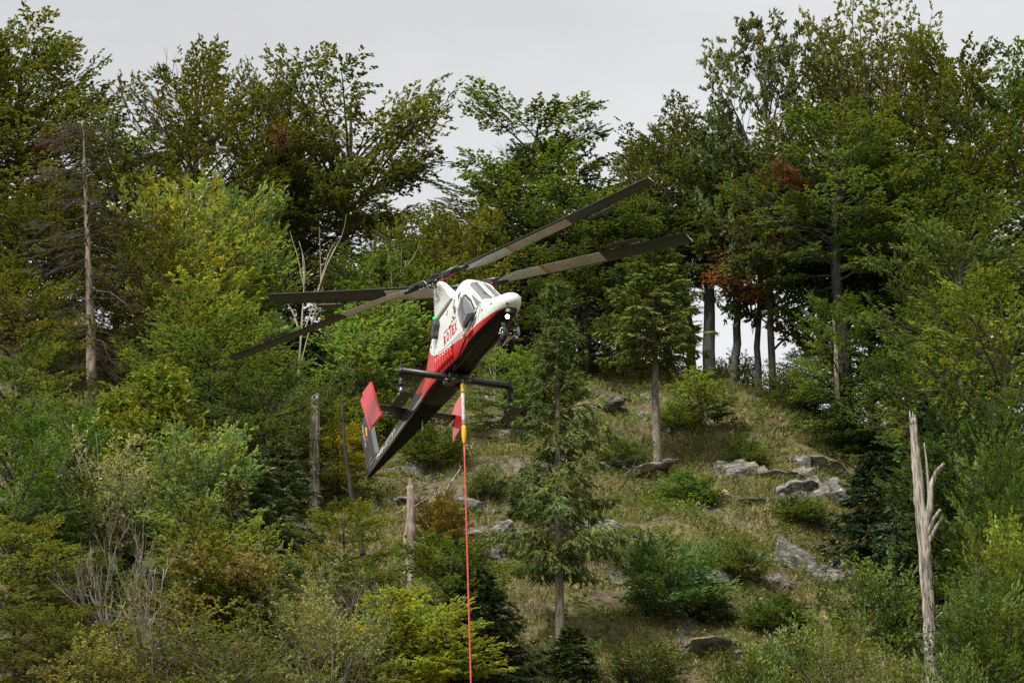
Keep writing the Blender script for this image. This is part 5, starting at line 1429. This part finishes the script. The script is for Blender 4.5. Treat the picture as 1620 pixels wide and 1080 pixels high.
lay_text('lettering', 'O', .4, (.20, .34), on_side(.54, .87, 1, -.0, -.16), m_redprint, heli, .016)
lay_text('lettering', 'T', .4, (.24, .46), on_side(.76, .87, 1, -.0, -.19), m_redprint, heli, .016)
lay_text('lettering', 'E', .4, (.18, .34), on_side(1.00, .88, 1, -.0, -.16), m_redprint, heli, .016)
lay_text('lettering', 'X', .4, (.22, .34), on_side(1.20, .885, 1, -.0, -.16), m_redprint, heli, .016)
lay_text('small_lettering', 'Heli', .1, (.30, .075), on_side(.28, 1.27, 1, .0, -.03), m_blackprint, heli, .002)
lay_text('small_lettering', 'Service', .1, (.42, .085), on_side(.90, 1.33, 1, .01, -.03), m_blackprint, heli, .002)
lay_text('emblem', 'C', .2, (.12, .16), on_side(.43, 1.80, 1, 0, -.03), m_redprint, heli, .014)
t = Tubes()
for pts in ([(1.10, 1.62), (1.22, 1.60), (1.17, 1.52), (1.28, 1.50)], [(.98, 1.50), (1.08, 1.50), (1.06, 1.42), (1.16, 1.42)], [(1.27, 1.70), (1.33, 1.60)]):
    path = []
    for x, z in pts:
        h = hull_bvh.ray_cast(Vector((x, -2, z)), Y); path.append(tuple(h[0] - Y * .004))
    t.add(path, .013, 4)
obj_mesh('black_emblem', t.mesh('black_emblem'), m_blackprint, heli)

stab_bm = bmesh.new()
prof = [(-4.02, 0), (-4.06, .035), (-4.3, .05), (-4.83, .006), (-4.83, -.006), (-4.3, -.05), (-4.06, -.035)]
poly_prism(stab_bm, [Vector((x, -1.32, .8 + z)) for x, z in prof], [Vector((x, 1.50, .8 + z)) for x, z in prof])
stab = obj_bm('stabiliser', stab_bm, m_black, heli)
def under_stab(y0, dy):
    return lambda u, v: Vector((-4.14 - (.50 - v) * 1.0 - .06, y0 + u * dy, .8 - .062 + (.50 - v) * .045))
lay_text('lettering', 'HB-', .4, (.86, .40), under_stab(-1.26, 1), m_letter, stab, .004)
lay_text('lettering', 'ZTW', .4, (.92, .40), under_stab(.44, 1), m_letter, stab, .004)
def on_boom(u, v):
    x = -6.9 + u
    hb = float(np.interp(-x, [1.8, 3, 4.5, 6, 7.3], [.42, .36, .27, .19, .12])); ht = float(np.interp(-x, [1.8, 3, 4.5, 6, 7.3], [.17, .14, .10, .07, .045]))
    zb = float(np.interp(-x, [1.8, 3, 4.5, 6, 7.3], [.04, .05, .07, .10, .13])); zt = float(np.interp(-x, [1.8, 3, 4.5, 6, 7.3], [1.24, 1.05, .87, .72, .61]))
    f = .30 + .38 * v / .3
    return Vector((x, -(hb + (ht - hb) * f) - .022, zb + (zt - zb) * f))
lay_text('lettering', 'HB-ZTW', .4, (2.1, .3), on_boom, m_letter, boom, .004)

for s, yb in ((-1, -1.34), (1, 1.52)):
    fin = [(-3.70, 1.38), (-4.40, 1.30), (-4.28, .85), (-3.98, -.02), (-3.24, .05), (-3.30, .22)]
    # plate as a thin airfoil canted a little, bottom edge inboard
    def PL(x, z, o): return Vector((x, yb + (z - .8) * .10 * s - (x + 3.8) * .06 * s + o, z))
    bm = bmesh.new(); poly_prism(bm, [PL(x, z, -.035) for x, z in fin], [PL(x, z, .035) for x, z in fin]); bevel(bm, .02, 2)
    e = obj_bm('end_plate', bm, m_red, heli)
    tab = [(-4.44, 1.22), (-4.64, 1.16), (-4.20, -.06), (-4.02, -.05)]
    bm = bmesh.new(); poly_prism(bm, [PL(x, z, -.018) for x, z in tab], [PL(x, z, .018) for x, z in tab]); bevel(bm, .006, 1)
    obj_bm('trim_tab', bm, m_red, e)

fin = [(-7.18, .60), (-7.50, 1.30), (-7.92, 2.30), (-8.10, 2.52), (-8.42, 2.56), (-8.10, 1.4), (-7.78, .55)]
bm = bmesh.new(); poly_prism(bm, [Vector((x, -.05, z)) for x, z in fin], [Vector((x, .05, z)) for x, z in fin]); bevel(bm, .02, 2)
vf = obj_bm('tail_fin', bm, m_bladedark, heli)
bm = bmesh.new(); poly_prism(bm, [Vector((x + .03, -.058, z)) for x, z in [(-7.20, .62), (-7.52, 1.30), (-7.94, 2.30), (-8.02, 2.30), (-7.62, 1.3), (-7.30, .62)]], [Vector((x + .03, .058, z)) for x, z in [(-7.20, .62), (-7.52, 1.30), (-7.94, 2.30), (-8.02, 2.30), (-7.62, 1.3), (-7.30, .62)]])
obj_bm('leading_edge', bm, m_grey, vf)
rud = [(-7.84, .50), (-8.16, 1.4), (-8.46, 2.50), (-8.78, 2.34), (-8.72, 1.7), (-8.10, .28), (-7.96, .30)]
bm = bmesh.new(); poly_prism(bm, [Vector((x, -.03, z)) for x, z in rud], [Vector((x, .03, z)) for x, z in rud]); bevel(bm, .01, 1)
rd = obj_bm('rudder', bm, m_black, heli)
def on_rud(u, v):
    return Vector((-8.62 + .9 * (1 - v / .16) * 0 - .0 + (.95 - u) * .40 + v * .95, -.037, 2.36 - u * 1.0 + v * .5)) if False else Vector((-8.70 + u * .36 + v * .9, -.037, 2.20 - u * .92 + v * .35))
lay_text('lettering', 'HB-ZTW', .3, (1.0, .13), on_rud, m_lettersilver, rd, .004)
bm = bmesh.new(); poly_prism(bm, [Vector((x, -.056, z)) for x, z in [(-8.14, 1.95), (-8.30, 2.02), (-8.22, 1.70), (-8.1, 1.62)]], [Vector((x, -.052, z)) for x, z in [(-8.14, 1.95), (-8.30, 2.02), (-8.22, 1.70), (-8.1, 1.62)]])
obj_bm('sticker', bm, m_yellow, vf)
bm = bmesh.new(); poly_prism(bm, [Vector((x, -.056, z)) for x, z in [(-8.1, 1.60), (-8.21, 1.68), (-8.12, 1.44), (-8.02, 1.38)]], [Vector((x, -.052, z)) for x, z in [(-8.1, 1.60), (-8.21, 1.68), (-8.12, 1.44), (-8.02, 1.38)]])
obj_bm('sticker', bm, m_redprint, vf)
bm = bmesh.new(); box(bm, (-8.08, 0, .22), (.14, .12, .16)); bevel(bm, .02, 1); obj_bm('tail_bumper', bm, m_bmetal, heli)
t = Tubes(); t.add([(-7.5, -.10, .6), (-7.95, -.12, .34), (-8.05, -.1, .28)], .02, 6); obj_mesh('control_rod', t.mesh('control_rod'), m_grey, heli)
t = Tubes(); t.add([(-3.1, .05, .06), (-3.12, .05, -.28)], [.012, .018], 6); t.add([(-3.22, .05, -.28), (-3.0, .05, -.28)], .016, 6); obj_mesh('whip_aerial', t.mesh('whip_aerial'), plain('cream_aerial', (.6, .55, .4), .5), heli)

# landing gear
t = Tubes(); t.add([(0, -1.72, .02), (0, 1.72, .02)], .105, 16); beam = obj_mesh('gear_beam', t.mesh('gear_beam'), m_bmetal, heli)
for s in (-1, 1):
    y = s * 1.72
    t = Tubes(); t.add([(0, y, .26), (0, y, .12), (0, y, .1199), (0, y, -.12), (0, y, -.1201), (0, y, -.42), (0, y, -.4201), (0, y, -.46)], [.035, .035, .10, .10, .075, .085, .10, .10], 12)
    st = obj_mesh('gear_strut', t.mesh('gear_strut'), m_bmetal, heli)
    t = Tubes(); t.add([(0, y, -.46), (0, y, -.80)], .045, 10); t.add([(-.09, y, -.40), (-.16, y, -.6), (-.09, y, -.78)], .018, 6); obj_mesh('piston', t.mesh('piston'), m_grey, st)
    # wheel
    t = Tubes(); t.add([(-.02, y - .07, -.78), (-.02, y - .05, -.78), (-.02, y + .05, -.78), (-.02, y + .07, -.78)], [.13, .17, .17, .13], 18); wh = obj_mesh('wheel', t.mesh('wheel'), m_rubber, heli)
    t = Tubes(); t.add([(-.02, y - .085, -.78), (-.02, y + .085, -.78)], [.07, .07], 12); obj_mesh('rim', t.mesh('rim'), m_grey, wh)
    # snow pad
    bm = bmesh.new(); box(bm, (.04, y, -.93), (1.02, .36, .03), Matrix.Rotation(RAD(-1), 4, 'Y'))
    for q in (-.15, .15): box(bm, (.04, y + q, -.90), (.9, .03, .05))
    bevel(bm, .008, 1); pd = obj_bm('gear_pad', bm, m_bmetal, heli)
    bm = bmesh.new(); box(bm, (-.02, y + .03, -.952), (.12, .05, .012)); box(bm, (-.2, y - .05, -.952), (.05, .05, .012)); obj_bm('pad_bolt', bm, m_grey, pd)
t = Tubes(); t.add([(3.86, 0, .10), (3.88, 0, -.12)], [.055, .05], 10); t.add([(3.88, 0, -.12), (3.90, -.0, -.22)], .06, 10)
t.add([(3.90, -.10, -.20), (3.90, .10, -.20)], .03, 8); t.add([(3.90, -.10, -.20), (3.90, -.10, -.36)], .025, 8); t.add([(3.90, .10, -.20), (3.90, .10, -.36)], .025, 8); t.add([(3.90, -.16, -.36), (3.90, .16, -.36)], .022, 8)
ng = obj_mesh('nose_gear', t.mesh('nose_gear'), m_grey, heli)
t = Tubes(); t.add([(3.90, -.06, -.36), (3.90, -.045, -.36), (3.90, .045, -.36), (3.90, .06, -.36)], [.15, .19, .19, .15], 20); wh = obj_mesh('wheel', t.mesh('wheel'), m_rubber, heli)
t = Tubes(); t.add([(3.90, -.068, -.36), (3.90, .068, -.36)], .09, 14); obj_mesh('rim', t.mesh('rim'), m_grey, wh)
# landing light under the nose, nose ring
t = Tubes(); t.add([(4.17, -.05, .13), (4.21, -.05, .03), (4.27, -.05, .0), (4.33, -.05, -.02)], [.03, .045, .065, .07], 16); ll = obj_mesh('landing_light', t.mesh('landing_light'), m_bmetal, heli)
t = Tubes(); t.add([(4.331, -.05, -.02), (4.35, -.05, -.026)], [.064, .04], 16); obj_mesh('lens', t.mesh('lens'), m_light, ll)
bm = bmesh.new(); box(bm, (4.50, -.02, .12), (.26, .30, .05)); bevel(bm, .015, 1); obj_bm('nose_bracket', bm, m_bmetal, heli)
t = Tubes(); t.add([(4.66, -.17, .22), (4.70, -.185, .21)], [.05, .045], 12); obj_mesh('nose_lens', t.mesh('nose_lens'), m_dgrey, heli)
# mirror on rods
t = Tubes(); mp = Vector((4.15, .34, -.22))
for q in ((4.45, .16, .14), (4.25, .1, .06), (3.9, .12, -.2)): t.add([q, tuple(mp)], .012, 6)
mr_ = obj_mesh('mirror_arm', t.mesh('mirror_arm'), m_grey, heli)
t = Tubes(); t.add([tuple(mp + Vector((-.03, 0, -.10)) + Vector((.02, .03, 0)) * k + Vector((0, 0, -.0))) for k in (-1, 0, 1)], [.10, .15, .13], 18); obj_mesh('mirror', t.mesh('mirror'), m_grey, mr_)
# belly: keel strips, gear box, cargo hook
bm = bmesh.new()
for y in (-.22, .22): box(bm, (1.7, y, .035), (2.6, .03, .035))
box(bm, (.0, 0, -.02), (.62, .62, .14)); box(bm, (.35, 0, -.10), (.22, .34, .14)); box(bm, (-.25, .15, -.12), (.2, .16, .12)); box(bm, (-.1, -.24, -.1), (.3, .1, .1)); bevel(bm, .012, 1)
obj_bm('belly_fairing', bm, m_black, heli)
t = Tubes()
for q in ((1.0, .33, .02), (1.9, .28, .0), (2.7, .30, .02)): t.add([(q[0], q[1], .07), (q[0] - .03, q[1], -.05), (q[0] - .22, q[1], -.06)], .016, 6)
for k in range(10):
    q = Vector((random.uniform(-.1, .75), random.uniform(-.3, .35), -.14)); t.add([q, q + Vector((random.uniform(-.12, .12), random.uniform(-.12, .12), random.uniform(-.04, .04)))], random.uniform(.012, .028), 6)
obj_mesh('belly_fitting', t.mesh('belly_fitting'), m_grey, heli)
t = Tubes(); t.add([(.9, -.36, -.02), (.45, -.28, -.16), (.35, .05, -.20), (.6, .36, -.16), (.8, .4, -.02)], .014, 6); obj_mesh('hook_cable', t.mesh('hook_cable'), m_bmetal, heli)
t = Tubes(); t.add([(.38, .06, -.14), (.38, .06, -.24)], .05, 8); t.add([(.32, .06, -.24), (.38, .06, -.30), (.44, .06, -.24)], .02, 6); obj_mesh('cargo_hook', t.mesh('cargo_hook'), m_grey, heli)
t = Tubes()
t.add([(.50, .25, -.12), (.50, .26, -.28)], .02, 6, tint=0)
obj_mesh('release_cord', t.mesh('release_cord'), m_orange, heli)

# long line, hanging from the hook and drifting slightly
L0 = heli.matrix_world @ Vector((.38, .06, -.29))
ld = Vector(px_dir(733.5, 700) * 0)
pa = at_dist(733.0, 606, L0.y); pb = at_dist(746.5, 1086, L0.y - 0.3)
down = (Vector(pb) - Vector(pa)).normalized()
ln = empty('long_line', L0)
tag(ln, 'red load rope with a white and yellow sleeve hanging straight down below the helicopter', 'rope')
def lseg(a, c): return [tuple(down * (a + (c - a) * i / 6)) for i in range(7)]
t = Tubes(); t.add(lseg(0, .32), [.035, .06, .07, .055, .06, .07, .06], 8); obj_mesh('upper_sleeve', t.mesh('upper_sleeve'), m_yellow, ln)
t = Tubes(); t.add(lseg(.32, 1.24), .052, 8); obj_mesh('white_sleeve', t.mesh('white_sleeve'), m_whiterope, ln)
t = Tubes(); t.add(lseg(1.24, 1.32), .06, 8); obj_mesh('swivel', t.mesh('swivel'), m_grey, ln)
t = Tubes(); t.add(lseg(1.32, 1.92), [.05, .075, .08, .075, .065, .05, .035], 8); obj_mesh('yellow_sleeve', t.mesh('yellow_sleeve'), m_yellow, ln)
t = Tubes(); t.add([tuple(down * q) for q in np.linspace(1.92, 14.0, 30)], .026, 6); obj_mesh('rope', t.mesh('rope'), m_rope, ln)
t = Tubes(); e_ = down * 14; t.add([tuple(e_), tuple(e_ + down * .3)], .09, 8); t.add([tuple(e_ + down * .3 + Vector((q, 0, w))) for q, w in ((0, 0), (.10, -.1), (.06, -.24), (-.08, -.24), (-.1, -.14))], .03, 6); obj_mesh('load_hook', t.mesh('load_hook'), m_bmetal, ln)
